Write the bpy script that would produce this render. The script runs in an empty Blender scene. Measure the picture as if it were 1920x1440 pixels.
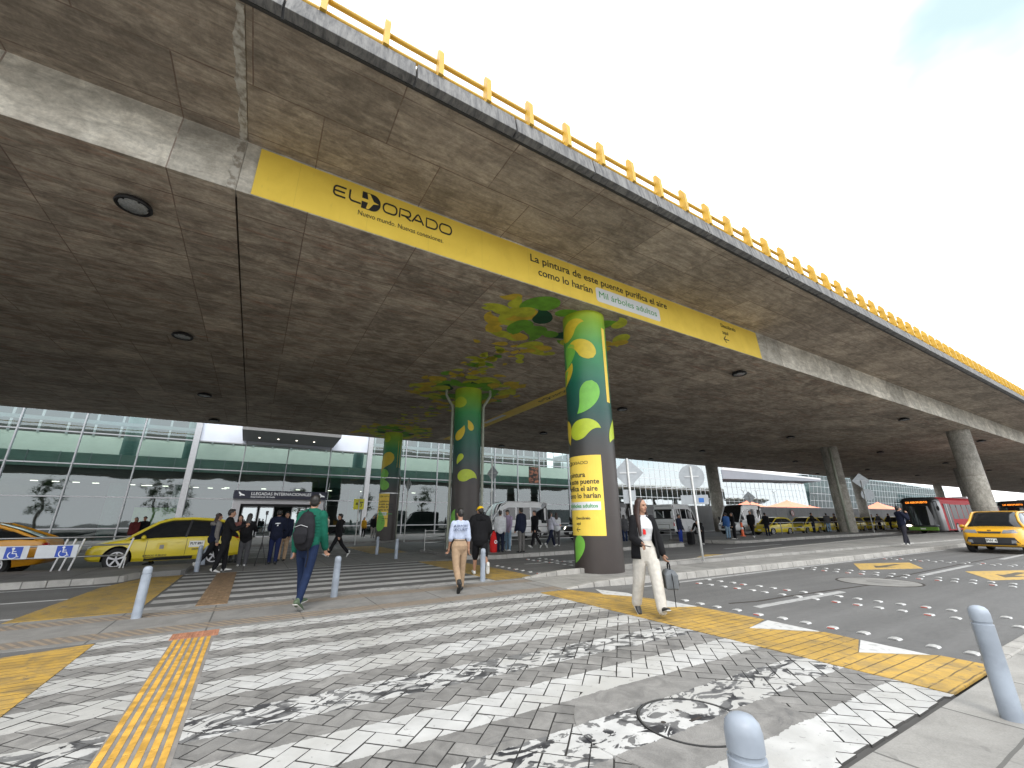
import bpy, bmesh, math, random
from mathutils import Vector, Matrix
from mathutils.bvhtree import BVHTree
R = random.Random(7)
SC = bpy.context.scene
COL = SC.collection
PI = math.pi

# ------------------------------------------------------------------ camera
CF, CT, CP, CR, CH = 772.621, 0.3193, 0.5414, -0.0066, 1.39
_fw = Vector((math.sin(CP)*math.cos(CT), math.cos(CP)*math.cos(CT), math.sin(CT)))
_r0 = Vector((math.cos(CP), -math.sin(CP), 0)); _u0 = _r0.cross(_fw)
_r = _r0*math.cos(CR)+_u0*math.sin(CR); _u = -_r0*math.sin(CR)+_u0*math.cos(CR)
cam = bpy.data.objects.new('camera', bpy.data.cameras.new('camera')); COL.objects.link(cam)
cam.matrix_world = Matrix(((_r.x, _u.x, -_fw.x, 0), (_r.y, _u.y, -_fw.y, 0), (_r.z, _u.z, -_fw.z, CH), (0, 0, 0, 1)))
cam.data.sensor_width = 36; cam.data.lens = CF/1920*36; cam.data.clip_start = .05; cam.data.clip_end = 3000
SC.camera = cam

def G(x, y, z=0.):
    """point of the level z that the photo shows at pixel (x, y) of 1920x1440"""
    d = _fw*CF+_r*(x-960)-_u*(y-720)
    return Vector((0, 0, CH))+d*((z-CH)/d.z)

# ------------------------------------------------------------------ world, sun, exposure
SUN_EL, SUN_AZ = math.radians(52), math.radians(205)      # azimuth clockwise from +Y
w = bpy.data.worlds.new('World'); SC.world = w; w.use_nodes = True
nt = w.node_tree; nt.nodes.clear()
def wn(t, **k):
    n = nt.nodes.new(t)
    for a, b in k.items(): setattr(n, a, b)
    return n
out = wn('ShaderNodeOutputWorld'); bg = wn('ShaderNodeBackground'); bg.inputs[1].default_value = .1
sky = wn('ShaderNodeTexSky', sky_type='NISHITA', sun_disc=False, sun_elevation=SUN_EL, sun_rotation=SUN_AZ)
tc = wn('ShaderNodeTexCoord'); mp = wn('ShaderNodeMapping'); mp.inputs['Scale'].default_value = (1.3, 1.3, 2.2)
mp.inputs['Location'].default_value = (0.35, 0.1, 0.2)
nz = wn('ShaderNodeTexNoise'); nz.inputs['Scale'].default_value = 1.6; nz.inputs['Detail'].default_value = 5
rp = wn('ShaderNodeValToRGB'); rp.color_ramp.elements[0].position = .36; rp.color_ramp.elements[1].position = .5
mx = wn('ShaderNodeMix', data_type='RGBA'); mx.inputs['B'].default_value = (14.5, 14.7, 15.0, 1)
sc_ = wn('ShaderNodeMix', data_type='RGBA', blend_type='ADD'); sc_.inputs['Factor'].default_value = 1; sc_.inputs['B'].default_value = (8.5, 9.3, 9.3, 1)
nt.links.new(tc.outputs['Generated'], mp.inputs[0]); nt.links.new(mp.outputs[0], nz.inputs[0]); nt.links.new(nz.outputs[0], rp.inputs[0])
nt.links.new(rp.outputs[0], mx.inputs['Factor']); nt.links.new(sky.outputs[0], sc_.inputs['A']); nt.links.new(sc_.outputs['Result'], mx.inputs['A'])
# a thin blue gap in the cloud high on the right
gd = (_fw*CF+_r*(1720-960)-_u*(-90-720)).normalized()
dt = wn('ShaderNodeVectorMath', operation='DOT_PRODUCT'); dt.inputs[1].default_value = gd; nt.links.new(tc.outputs['Generated'], dt.inputs[0])
na = wn('ShaderNodeMath', operation='MULTIPLY_ADD'); na.inputs[1].default_value = .45; nt.links.new(nz.outputs[0], na.inputs[0]); nt.links.new(dt.outputs['Value'], na.inputs[2])
gr = wn('ShaderNodeMapRange', interpolation_type='SMOOTHSTEP'); gr.inputs[1].default_value = 1.17; gr.inputs[2].default_value = 1.3; nt.links.new(na.outputs[0], gr.inputs[0])
gx = wn('ShaderNodeMix', data_type='RGBA'); gx.inputs['B'].default_value = (4.3, 5.5, 5.7, 1); nt.links.new(gr.outputs[0], gx.inputs['Factor']); nt.links.new(mx.outputs['Result'], gx.inputs['A'])
nt.links.new(gx.outputs['Result'], bg.inputs[0]); nt.links.new(bg.outputs[0], out.inputs[0])
sl = bpy.data.lights.new('sun', 'SUN'); sl.energy = 1.2; sl.angle = math.radians(25); sl.color = (1, .96, .9)
sun = bpy.data.objects.new('sun', sl); COL.objects.link(sun)
sd = Vector((math.sin(SUN_AZ)*math.cos(SUN_EL), math.cos(SUN_AZ)*math.cos(SUN_EL), math.sin(SUN_EL)))
sun.rotation_euler = sd.to_track_quat('Z', 'Y').to_euler(); sun.location = (0, -20, 40)
SC.view_settings.view_transform = 'Standard'; SC.view_settings.look = 'None'; SC.view_settings.exposure = 0.8; SC.view_settings.gamma = 1
SC.cycles.max_bounces = 7; SC.cycles.transparent_max_bounces = 12

# ------------------------------------------------------------------ material writer
class S:
    def __init__(s, t, k): s.t = t; s.k = k
    def __add__(a, b): return a.t.F('ADD', a, b)
    __radd__ = __add__
    def __sub__(a, b): return a.t.F('SUBTRACT', a, b)
    def __rsub__(a, b): return a.t.F('SUBTRACT', b, a)
    def __mul__(a, b): return a.t.F('MULTIPLY', a, b)
    __rmul__ = __mul__
    def __truediv__(a, b): return a.t.F('DIVIDE', a, b)
    def __lt__(a, b): return a.t.F('LESS_THAN', a, b)
    def __gt__(a, b): return a.t.F('GREATER_THAN', a, b)
class T:
    def __init__(s, name, col=(.5, .5, .5), rough=.6, metal=0, **kw):
        s.m = bpy.data.materials.new(name); s.m.use_nodes = True; s.nt = s.m.node_tree
        s.b = s.nt.nodes['Principled BSDF']; s.b.inputs['Base Color'].default_value = (*col, 1)
        s.b.inputs['Roughness'].default_value = rough; s.b.inputs['Metallic'].default_value = metal
        for k, v in kw.items(): s.b.inputs[k.replace('_', ' ')].default_value = v
        s._p = None
    def put(s, sock, v):
        if isinstance(v, S): s.nt.links.new(v.k, sock)
        elif isinstance(v, tuple): sock.default_value = (*v, 1) if len(v) == 3 and sock.type == 'RGBA' else v
        else: sock.default_value = v
    def F(s, op, *a):
        n = s.nt.nodes.new('ShaderNodeMath'); n.operation = op
        for i, v in enumerate(a): s.put(n.inputs[i], v)
        return S(s, n.outputs[0])
    def pos(s):
        if not s._p:
            g = s.nt.nodes.new('ShaderNodeNewGeometry'); x = s.nt.nodes.new('ShaderNodeSeparateXYZ')
            s.nt.links.new(g.outputs['Position'], x.inputs[0]); s._p = [S(s, o) for o in x.outputs]
        return s._p
    def vec(s, x, y, z=0.):
        n = s.nt.nodes.new('ShaderNodeCombineXYZ')
        for i, v in enumerate((x, y, z)): s.put(n.inputs[i], v)
        return S(s, n.outputs[0])
    def noise(s, scale, det=4, v=None, dist=0., rough=.55):
        n = s.nt.nodes.new('ShaderNodeTexNoise'); n.inputs['Scale'].default_value = scale; n.inputs['Detail'].default_value = det
        n.inputs['Distortion'].default_value = dist; n.inputs['Roughness'].default_value = rough
        if v is None: v = s.vec(*s.pos())
        s.put(n.inputs['Vector'], v); return S(s, n.outputs[0])
    def cell(s, v):
        n = s.nt.nodes.new('ShaderNodeTexWhiteNoise'); n.noise_dimensions = '3D'; s.put(n.inputs['Vector'], v); return S(s, n.outputs[0])
    def ramp(s, f, a, b):
        n = s.nt.nodes.new('ShaderNodeMapRange'); n.interpolation_type = 'SMOOTHSTEP'; s.put(n.inputs[0], f); n.inputs[1].default_value = a; n.inputs[2].default_value = b
        return S(s, n.outputs[0])
    def mix(s, f, a, b):
        n = s.nt.nodes.new('ShaderNodeMix'); n.data_type = 'RGBA'; s.put(n.inputs['Factor'], f); s.put(n.inputs['A'], a); s.put(n.inputs['B'], b)
        return S(s, n.outputs['Result'])
    def mul(s, a, f):
        n = s.nt.nodes.new('ShaderNodeVectorMath'); n.operation = 'SCALE'; s.put(n.inputs[0], a); s.put(n.inputs['Scale'], f); return S(s, n.outputs[0])
    def col(s, v): s.put(s.b.inputs['Base Color'], v); return s
    def rgh(s, v): s.put(s.b.inputs['Roughness'], v); return s
    def bump(s, h, d=.02, st=.5):
        n = s.nt.nodes.new('ShaderNodeBump'); n.inputs['Strength'].default_value = st; n.inputs['Distance'].default_value = d
        s.put(n.inputs['Height'], h); s.nt.links.new(n.outputs[0], s.b.inputs['Normal']); return s
    def line(s, x, per, wd, off=0.):      # 1 on thin lines every per metres
        a = s.F('FRACT', (x+(off+1000*per))/per); return s.F('LESS_THAN', s.F('MINIMUM', a, 1-a), wd/per/2)
    def box(s, x, a, b): return (x > a)*(x < b)
def plain(name, c, rough=.6, metal=0, var=.08, sc=6, **kw):
    t = T(name, c, rough, metal, **kw)
    if var:
        k = t.noise(sc, 4)
        t.col(t.mix(t.ramp(k, .3, .7), tuple(v*(1-var) for v in c), tuple(min(1, v*(1+var)) for v in c)))
        t.rgh((k-.5)*.15+rough)
    return t.m
def cloth(name, c, var=.12, rough=.85):
    t = T(name, c, rough); k = t.noise(14, 3); k2 = t.noise(260, 1)
    t.col(t.mix(t.ramp(k, .25, .75), tuple(v*(1-var) for v in c), tuple(min(1, v*(1+var)) for v in c)))
    t.b.inputs['Specular IOR Level'].default_value = .2
    t.bump(k*1.2+k2*.05, .012, .6); return t.m

# ------------------------------------------------------------------ mesh writer
class MB:
    def __init__(s): s.v = []; s.f = []; s.mi = []
    def face(s, idx, m=0): s.f.append(idx); s.mi.append(m)
    def add(s, vs, fs, m=0, M=None):
        b = len(s.v); s.v += [tuple(M@Vector(p)) if M else tuple(p) for p in vs]
        for f in fs: s.face([b+i for i in f], m)
        return s
    def box(s, c, d, m=0, M=None):
        x, y, z = [q/2 for q in d]; L = Matrix.Translation(c)
        if M is not None: L = L@M
        return s.add([(a*x, b*y, e*z) for a in (-1, 1) for b in (-1, 1) for e in (-1, 1)],
                     [(0, 1, 3, 2), (4, 6, 7, 5), (0, 4, 5, 1), (2, 3, 7, 6), (0, 2, 6, 4), (1, 5, 7, 3)], m, L)
    def b2(s, a, b, m=0): return s.box([(p+q)/2 for p, q in zip(a, b)], [abs(q-p) for p, q in zip(a, b)], m)
    def rings(s, rs, m=0, closed=True, cap=True):
        b = len(s.v); n = len(rs[0])
        for r in rs: s.v += [tuple(p) for p in r]
        for i in range(len(rs)-1):
            for j in range(n if closed else n-1):
                k = (j+1) % n; s.face([b+i*n+j, b+i*n+k, b+(i+1)*n+k, b+(i+1)*n+j], m)
        if cap and closed:
            s.face([b+j for j in range(n)][::-1], m); s.face([b+(len(rs)-1)*n+j for j in range(n)], m)
        return s
    def tube(s, pts, rad, n=10, m=0, ref=None, round_=True):
        """elliptical tube through pts; rad: r or (r_side, r_front)"""
        pts = [Vector(p) for p in pts]; rad = [(r, r) if isinstance(r, (int, float)) else r for r in rad]
        if len(rad) == 1: rad = rad*len(pts)
        if round_:
            a, b = pts[0], pts[-1]; da = (pts[0]-pts[1]).normalized(); db = (pts[-1]-pts[-2]).normalized(); ra, rb = rad[0], rad[-1]; mina, minb = min(ra), min(rb)
            pts = [a+da*mina*.95, a+da*mina*.7]+pts+[b+db*minb*.7, b+db*minb*.95]
            rad = [(ra[0]*.3, ra[1]*.3), (ra[0]*.72, ra[1]*.72)]+rad+[(rb[0]*.72, rb[1]*.72), (rb[0]*.3, rb[1]*.3)]
        rs = []; u = None
        for i, p in enumerate(pts):
            t = (pts[min(i+1, len(pts)-1)]-pts[max(i-1, 0)]).normalized()
            if u is None:
                rf = Vector(ref) if ref else (Vector((1, 0, 0)) if abs(t.x) < .8 else Vector((0, 0, 1)))
                u = rf
            u = (u-t*u.dot(t)).normalized(); v = t.cross(u)
            rs.append([p+u*(math.cos(q)*rad[i][0])+v*(math.sin(q)*rad[i][1]) for q in [2*PI*k/n for k in range(n)]])
        return s.rings(rs, m)
    def cyl(s, a, b, r, n=16, m=0, r2=None): return s.tube([a, b], [r, r if r2 is None else r2], n, m, round_=False)
    def ell(s, c, r, n=14, k=9, m=0, M=None):
        c = Vector(c); rs = []
        for i in range(k+1):
            ph = PI*(i+.02)/(k+.04)
            rs.append([Vector((math.sin(ph)*math.cos(2*PI*j/n)*r[0], math.sin(ph)*math.sin(2*PI*j/n)*r[1], -math.cos(ph)*r[2])) for j in range(n)])
        rs = [[c+(M@p if M else p) for p in q] for q in rs]
        return s.rings(rs, m)
    def lathe(s, prof, n=24, m=0, M=None, hollow=False):      # (r, z) pairs about z
        if hollow: prof = list(prof)+[prof[0]]
        rs = [[Vector((r*math.cos(2*PI*j/n), r*math.sin(2*PI*j/n), z)) for j in range(n)] for r, z in prof]
        if M: rs = [[M@p for p in q] for q in rs]
        return s.rings(rs, m, cap=not hollow)
    def prism(s, poly, z0, z1, m=0, M=None):
        from mathutils.geometry import tessellate_polygon
        n = len(poly); tr = tessellate_polygon([[Vector((x, y, 0)) for x, y in poly]])
        vs = [(x, y, z0) for x, y in poly]+[(x, y, z1) for x, y in poly]
        ar = sum(poly[i][0]*poly[(i+1) % n][1]-poly[(i+1) % n][0]*poly[i][1] for i in range(n))
        fs = []
        for t in tr:
            a, b, c = [Vector(poly[i]) for i in t]
            if (b-a).cross(c-a) < 0: t = (t[0], t[2], t[1])
            fs.append(tuple(i+n for i in t)); fs.append((t[2], t[1], t[0]))
        for i in range(n):
            j = (i+1) % n; fs.append((i, j, j+n, i+n) if ar > 0 else (j, i, i+n, j+n))
        return s.add(vs, fs, m, M)
    def map(s, fn): s.v = [tuple(fn(Vector(p))) for p in s.v]; return s
    def mesh(s, name):
        me = bpy.data.meshes.new(name); me.from_pydata(s.v, [], s.f); me.polygons.foreach_set('material_index', s.mi); me.update(); return me
    def build(s, name, mats, parent=None, smooth=False, loc=None, rz=0, bevel=0, remesh=0, sm=0, fix=True):
        me = s.mesh(name)
        if fix:
            bm = bmesh.new(); bm.from_mesh(me); bmesh.ops.recalc_face_normals(bm, faces=bm.faces); bm.to_mesh(me); bm.free()
        for m in (mats if isinstance(mats, (list, tuple)) else [mats]): me.materials.append(m)
        o = bpy.data.objects.new(name, me); COL.objects.link(o)
        if parent: o.parent = parent
        if loc is not None: o.location = loc
        if rz: o.rotation_euler.z = rz
        if smooth:
            me.polygons.foreach_set('use_smooth', [True]*len(me.polygons))
            if smooth is not True: me.set_sharp_from_angle(angle=math.radians(smooth))
        if remesh:
            md = o.modifiers.new('r', 'REMESH'); md.mode = 'VOXEL'; md.voxel_size = remesh; md.use_smooth_shade = True
            if sm:
                q = o.modifiers.new('s', 'SMOOTH'); q.iterations = sm; q.factor = .5
        if bevel:
            md = o.modifiers.new('b', 'BEVEL'); md.width = bevel; md.segments = 2; md.limit_method = 'ANGLE'; md.angle_limit = math.radians(40)
        return o

LIDS = {}
def tag(o, label, cat, group=None):
    o['label'] = label; o['category'] = cat
    if group: o['group'] = group
    return o
def structure(o): o['kind'] = 'structure'; return o
def thing(name, label, cat, loc=(0, 0, 0), rz=0, group=None):
    o = bpy.data.objects.new(name, None); COL.objects.link(o); o.location = loc; o.rotation_euler = (0, 0, rz); o.empty_display_size = .2
    return tag(o, label, cat, group)
KIDS = {}
def copy_tree(o, loc=None, rz=None, label=None, parent=None):
    c = o.copy(); COL.objects.link(c)
    if parent: c.parent = parent
    if loc is not None: c.location = loc
    if rz is not None: c.rotation_euler = (0, 0, rz)
    if label: c['label'] = label
    for ch in list(o.children): copy_tree(ch, parent=c)
    return c
def text_mb(body, size, bold=0., ext=.002, align='LEFT', space=1., sx=1., shear=0., M=None, m=0, mb=None):
    cu = bpy.data.curves.new('t', 'FONT'); cu.body = body; cu.size = size; cu.offset = bold; cu.extrude = ext; cu.align_x = align; cu.space_character = space; cu.shear = shear; cu.resolution_u = 3
    o = bpy.data.objects.new('t', cu); COL.objects.link(o)
    dg = bpy.context.evaluated_depsgraph_get(); me = bpy.data.meshes.new_from_object(o.evaluated_get(dg))
    b = mb or MB(); b.add([(v.co.x*sx, v.co.y, v.co.z) for v in me.vertices], [tuple(p.vertices) for p in me.polygons], m, M)
    bpy.data.objects.remove(o); bpy.data.curves.remove(cu); bpy.data.meshes.remove(me)
    return b
def ribbon(mb, pts, wd, z0=-.002, z1=.002, m=0, M=None):
    """flat stroke of width wd along pts (x, y)"""
    P = [Vector(p) for p in pts]; L = []; Rr = []
    for i, p in enumerate(P):
        t = (P[min(i+1, len(P)-1)]-P[max(i-1, 0)]).normalized(); n = Vector((-t.y, t.x))*wd/2
        L.append(p+n); Rr.append(p-n)
    for i in range(len(P)-1):
        mb.prism([tuple(q) for q in (L[i], Rr[i], Rr[i+1], L[i+1])], z0, z1, m, M)
def arc(cx, cy, rx, ry, a0, a1, n=8): return [(cx+rx*math.cos(math.radians(a0+(a1-a0)*i/n)), cy+ry*math.sin(math.radians(a0+(a1-a0)*i/n))) for i in range(n+1)]
def drop(mb, x, y, s, ang, bend=.9, z=.003, m=0, fat=1., M=None, lift=None):
    """comma shaped leaf: a round head that tapers to a bent tail"""
    n = 20; px, py = 0., 0.; a = ang; L = []; Rr = []; C_ = []
    step = s*1.9/n
    for i in range(n+1):
        t = i/n; wd = s*.5*fat*(math.sqrt(max(0, 1-((t-.34)/.34)**2)) if t < .34 else (1-((t-.34)/.66)**1.55))
        d = Vector((math.cos(a), math.sin(a))); nn = Vector((-d.y, d.x)); c = Vector((x+px, y+py))
        C_.append([c+nn*wd*q for q in (1, .75, .5, .25, 0, -.25, -.5, -.75, -1)]); px += d.x*step; py += d.y*step; a += bend*2.1/n*(t*1.6)
    b = len(mb.v)
    vs = [(q.x, q.y, z) for r in C_ for q in r]
    fs = [(i*9+j, i*9+j+1, i*9+j+10, i*9+j+9) for i in range(n) for j in range(8)]
    mb.add(vs, fs, m, M)
# ------------------------------------------------------------------ materials of the setting
def concrete(name, base, dark, red, py=1.22, px=2.44, soil=.5, band=False):
    t = T(name, base, .85); x, y, z = t.pos()
    a = y if not band else z
    jit = t.noise(1.2, 2)*.03
    l1 = t.line(a+jit, py, .028, .33); row = t.F('FLOOR', (a+1000*py+.33)/py)
    off = t.F('GREATER_THAN', t.cell(t.vec(row, 3., 1.)), .8)*(px*.5)
    l2 = t.line(x+off+jit, px, .024); colm = t.F('FLOOR', (x+off)/px)
    pan = t.cell(t.vec(row, colm, 5.))
    big = t.noise(.35, 5, dist=.6); med = t.noise(1.7, 7, t.vec(x*1., y*1.8, z), .8, .65); fine = t.noise(14, 5, rough=.7)
    strk = t.noise(1.0, 6, t.vec(x*.7, y*5., z*3.), 1.2, .7)
    c = t.mix(t.ramp(med, .33, .68), dark, base)
    c = t.mix(t.ramp(strk, .5, .78)*soil, c, red)
    c = t.mix(t.ramp(big, .48, .68)*.35, c, tuple(v*1.45 for v in base))
    s2 = t.noise(2.2, 5, t.vec(x*.55, y*4.5, z*2.), .8, .7); c = t.mul(c, t.ramp(s2, .3, .7)*.42+.77)
    pat = t.ramp(t.noise(.8, 4, t.vec(x*.8, y*1.3, z), 1.5, .6), .5, .62); c = t.mix(pat*.35, c, tuple(v*.62 for v in dark))
    c = t.mul(c, pan*.36+.8); c = t.mul(c, t.ramp(fine, .1, .9)*.5+.75)
    pits = t.ramp(t.noise(30, 2, dist=.5), .66, .72)*t.ramp(med, .5, .6)
    c = t.mix(t.F('MAXIMUM', l1*t.ramp(strk, .25, .6), l2*t.ramp(med, .3, .55))*.75, c, (dark[0]*.5, dark[1]*.36, dark[2]*.34))
    c = t.mix(pits*.5, c, tuple(v*.6 for v in dark))
    t.col(c); t.bump(med*.6+fine*.4-t.F('MAXIMUM', l1, l2)*.5+pan*.5, .02, .5)
    return t.m
M_SOFF = concrete('concrete_soffit', (.47, .405, .325), (.235, .195, .155), (.33, .155, .10), soil=.95)
M_WING = concrete('concrete_wing', (.40, .342, .275), (.235, .197, .158), (.27, .175, .12), py=1.25, px=2.44, soil=.45)
M_BAND = concrete('concrete_band', (.62, .59, .52), (.42, .39, .335), (.34, .30, .25), py=7.3, px=2.44, soil=.25, band=True)
M_COL = concrete('concrete_column', (.36, .34, .3), (.25, .235, .205), (.2, .17, .14), py=2.4, px=50, soil=.3, band=True)
t = T('parapet_concrete', (.3, .3, .29), .9); x, y, z = t.pos()
k = t.noise(2.6, 7, t.vec(x*3.2, y, z*.5), .5, .7); k2 = t.noise(9, 4)
t.col(t.mix(t.ramp(k, .3, .68), (.075, .076, .08), (.215, .213, .208))); t.bump(k2, .01, .5); M_PAR = t.m
M_GUT = plain('gutter_steel', (.05, .05, .05), .6, .3)
M_JOINT = plain('expansion_joint', (.035, .028, .024), .9, 0, .3)
t = T('joint_mortar', (.4, .38, .34), .95); k = t.noise(7, 5); t.col(t.mix(t.ramp(k, .35, .6), (.25, .22, .18), (.5, .48, .43))); t.bump(k, .03, .8); M_MORT = t.m

def asph(name, a, b):
    t = T(name, a, .85); x, y, z = t.pos()
    big = t.noise(.5, 5, dist=.5); fine = t.noise(160, 2); med = t.noise(7, 5, t.vec(x, y*2.5, z)); tracks = t.noise(1.0, 3, t.vec(x*.12, y*1.6, 0.))
    c = t.mix(t.ramp(fine, .3, .7), tuple(v*.72 for v in a), tuple(v*1.28 for v in a)); c = t.mix(t.ramp(big, .4, .7)*.45, c, b)
    c = t.mul(c, t.ramp(tracks, .3, .75)*.3+.84); c = t.mul(c, t.ramp(med, .2, .8)*.2+.9)
    spots = t.ramp(t.noise(2.6, 3, dist=.4), .68, .73); c = t.mix(spots*.4, c, tuple(v*.45 for v in a))
    t.col(c); t.bump(fine+med*.5, .006, .6); t.rgh(.62+fine*.3); return t.m
M_ASPH = asph('asphalt', (.118, .117, .115), (.15, .148, .145))
M_GROUND = asph('ground_asphalt', (.085, .085, .083), (.12, .118, .112))
def slabs(name, c, px, py, ox=0, oy=0, tact=(), lo=.85):
    t = T(name, c, .85); x, y, z = t.pos()
    w = t.noise(3, 2)*.012
    l = t.F('MAXIMUM', t.line(x+w, px, .022, ox), t.line(y+w, py, .022, oy))
    pan = t.cell(t.vec(t.F('FLOOR', (x+ox+100*px)/px), t.F('FLOOR', (y+oy+100*py)/py), 0.))
    med = t.noise(2.4, 6, dist=.5, rough=.65); fine = t.noise(90, 3)
    k = t.mix(t.ramp(med, .3, .7), tuple(v*lo for v in c), tuple(v*1.15 for v in c)); k = t.mul(k, pan*.2+.9); k = t.mul(k, fine*.5+.75)
    st = t.ramp(t.noise(5, 4, dist=1.), .64, .72); k = t.mix(st*.35, k, tuple(v*.4 for v in c))
    k = t.mix(l*.8, k, tuple(v*.3 for v in c)); h = med*.5+fine*.3-l
    for a, b in tact:
        m = t.box(y+(x*0.), a, b); rid = t.line(x+y*.6, .11, .05)*t.ramp(t.noise(8, 3), .25, .5)
        k = t.mix(m*.75, k, t.mix(rid, (.15, .125, .1), (.27, .2, .13))); h = h+m*rid*.6
    t.col(k); t.bump(h, .012, .6); return t.m
M_MED = slabs('pavement_median', (.2, .195, .185), 1.2, 5.1, .3, .2, [(7.72, 8.12), (9.0, 9.4)])
M_WALK = slabs('pavement_slabs', (.255, .248, .232), 1.22, .62, .1, .75)
M_PLAZA = slabs('plaza_paving', (.16, .157, .15), 1.2, 1.2)
M_KERB = slabs('kerb_stone', (.3, .29, .27), .8, 50, .2, 3)

def stripes(t, x, y, base, x0, x1, y0, per, wd, worn, old=(.5, .49, .46), fresh=(.51, .51, .50), grime=.12):
    """white bars along X on the ground colour base: a paint mask with chipped edges and worn bars"""
    ed = (t.noise(9, 4, rough=.7)-.5)*.07; e2 = (t.noise(2.2, 3)-.5)*.05
    yy = (y+ed+e2-y0)/per; k = t.F('FLOOR', yy); fr = yy-k
    m = t.box(fr, 0., wd/per)*t.box(x+ed*2, x0, x1)*(k > -.5)
    swirl = t.noise(3.6, 4, t.vec(x, y*1.6, 0.), 1.6, .55)
    hole = t.ramp(swirl, .5, .525); wn_ = 0.
    for q, amt in worn:
        wn_ = t.F('COMPARE', k, float(q), .3)*amt+wn_
    chips = t.ramp(t.noise(21, 3, dist=.8), .66, .69)*.7+t.ramp(t.noise(3.1, 4, dist=1.), .66, .72)*.4
    tone = t.mix(t.ramp(t.noise(3.3, 5, dist=.6), .25, .7), tuple(v*.74 for v in fresh), fresh)
    tone = t.mix(t.ramp(t.noise(1.3, 4, t.vec(x*.6, y, 4.)), .35, .65)*.7, tone, tuple(v*.72 for v in old))
    dark = t.mix(t.ramp(t.noise(4, 3), .4, .55), (.022, .022, .026), (.13, .13, .13))
    c = t.mix(m, base, tone)
    c = t.mix(m*t.F('MINIMUM', chips, 1.)*.8, c, (.16, .155, .15))
    if worn: c = t.mix(m*wn_*hole, c, dark)
    halo = t.box(fr, (wd-.0)/per, (wd+.035)/per)*t.ramp(swirl, .45, .5)*t.box(x, x0, x1)
    return c, m
def paver(name, flat=False):
    t = T(name, (.13, .128, .122), .82); x, y, z = t.pos()
    a = t.nt.nodes.new('ShaderNodeAttribute'); a.attribute_name = 'tone'; tn = S(t, a.outputs['Fac'])
    med = t.noise(4.5, 6, dist=.8, rough=.65); fine = t.noise(120, 3); tar = t.ramp(t.noise(.8, 4, t.vec(x*.5, y*1.4, 2.)), .5, .66)
    c = t.mix(t.ramp(med, .25, .75), (.13, .126, .12), (.235, .228, .216)); c = t.mul(c, tn*.35+.82) if not flat else c
    c = t.mix(tar*.35, c, (.2, .198, .19)); c = t.mul(c, fine*.6+.7)
    blk = t.ramp(t.noise(1.9, 5, t.vec(x*.7, y*2.2, 8.), 1.4, .65), .6, .7); c = t.mix(blk*.45, c, (.06, .06, .064))
    c, m = stripes(t, x, y, c, -1.4, 5.22, 1.56, .81, .435, [(1, 1.), (3, .95), (5, .12), (4, .1)])
    t.col(c); t.rgh(.85-m*.25); t.bump(med*.8+fine*.4+m*.1, .008, .7); return t.m
M_PAVE = paver('herringbone_paver'); M_PLATE = paver('concrete_ring', True)
M_GROUT = plain('paver_grout', (.06, .058, .055), .95)
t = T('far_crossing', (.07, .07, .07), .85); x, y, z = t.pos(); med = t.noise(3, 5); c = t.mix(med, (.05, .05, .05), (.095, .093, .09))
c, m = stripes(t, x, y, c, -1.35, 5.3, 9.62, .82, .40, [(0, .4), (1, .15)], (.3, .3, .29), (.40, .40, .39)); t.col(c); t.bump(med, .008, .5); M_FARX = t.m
t = T('third_crossing', (.07, .07, .07), .85); x, y, z = t.pos(); med = t.noise(3, 5); c = t.mix(med, (.05, .05, .05), (.09, .088, .085))
c, m = stripes(t, x, y, c, -1.35, 4.9, 20.4, .85, .40, [], (.25, .25, .24), (.45, .45, .43)); t.col(c); M_X3 = t.m
def yellow(name, c, dirt, dirx=True):
    t = T(name, c, .7); x, y, z = t.pos()
    l = t.line((y if dirx else x)+(t.noise(2.5, 3)-.5)*.03, .125, .014)*t.ramp(t.noise(3, 3), .3, .5)
    k = t.noise(3, 6, t.vec(x*1.6, y*1., 0.), .9, .65); f = t.noise(40, 4)
    q = t.mix(t.ramp(k, .38, .7)*dirt, c, (.2, .15, .075)); q = t.mul(q, t.ramp(t.noise(1.2, 3), .3, .7)*.3+.8); q = t.mul(q, f*.4+.8)
    q = t.mix(t.ramp(t.noise(11, 5, dist=.6), .62, .68)*dirt, q, (.13, .11, .08))
    q = t.mix(l*.8, q, (.06, .045, .025)); t.col(q); t.bump(k*.4+f*.2-l, .01, .6); return t.m
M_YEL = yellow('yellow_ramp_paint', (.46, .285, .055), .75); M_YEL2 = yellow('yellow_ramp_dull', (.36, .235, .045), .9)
def paint(name, c, wear=.5):
    t = T(name, c, .7); k = t.noise(10, 5, dist=.5); t.col(t.mix(t.ramp(k, .5, .7)*wear, c, (.14, .138, .135))); return t.m
M_WPAINT = paint('white_road_paint', (.5, .5, .49)); M_LANE = paint('lane_paint', (.36, .36, .355), .6); M_YPAINT = paint('yellow_road_paint', (.5, .33, .09), .8); M_DPAINT = paint('dark_road_paint', (.1, .085, .06), .3)
M_TAC = plain('tactile_yellow', (.50, .285, .05), .65, 0, .28, 9); M_TACB = plain('tactile_base', (.2, .185, .17), .85, 0, .15); M_TACR = plain('tactile_red', (.33, .15, .085), .8, 0, .25, 8)
M_TACO = plain('tactile_brown', (.19, .125, .07), .8, 0, .25, 8)

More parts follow.
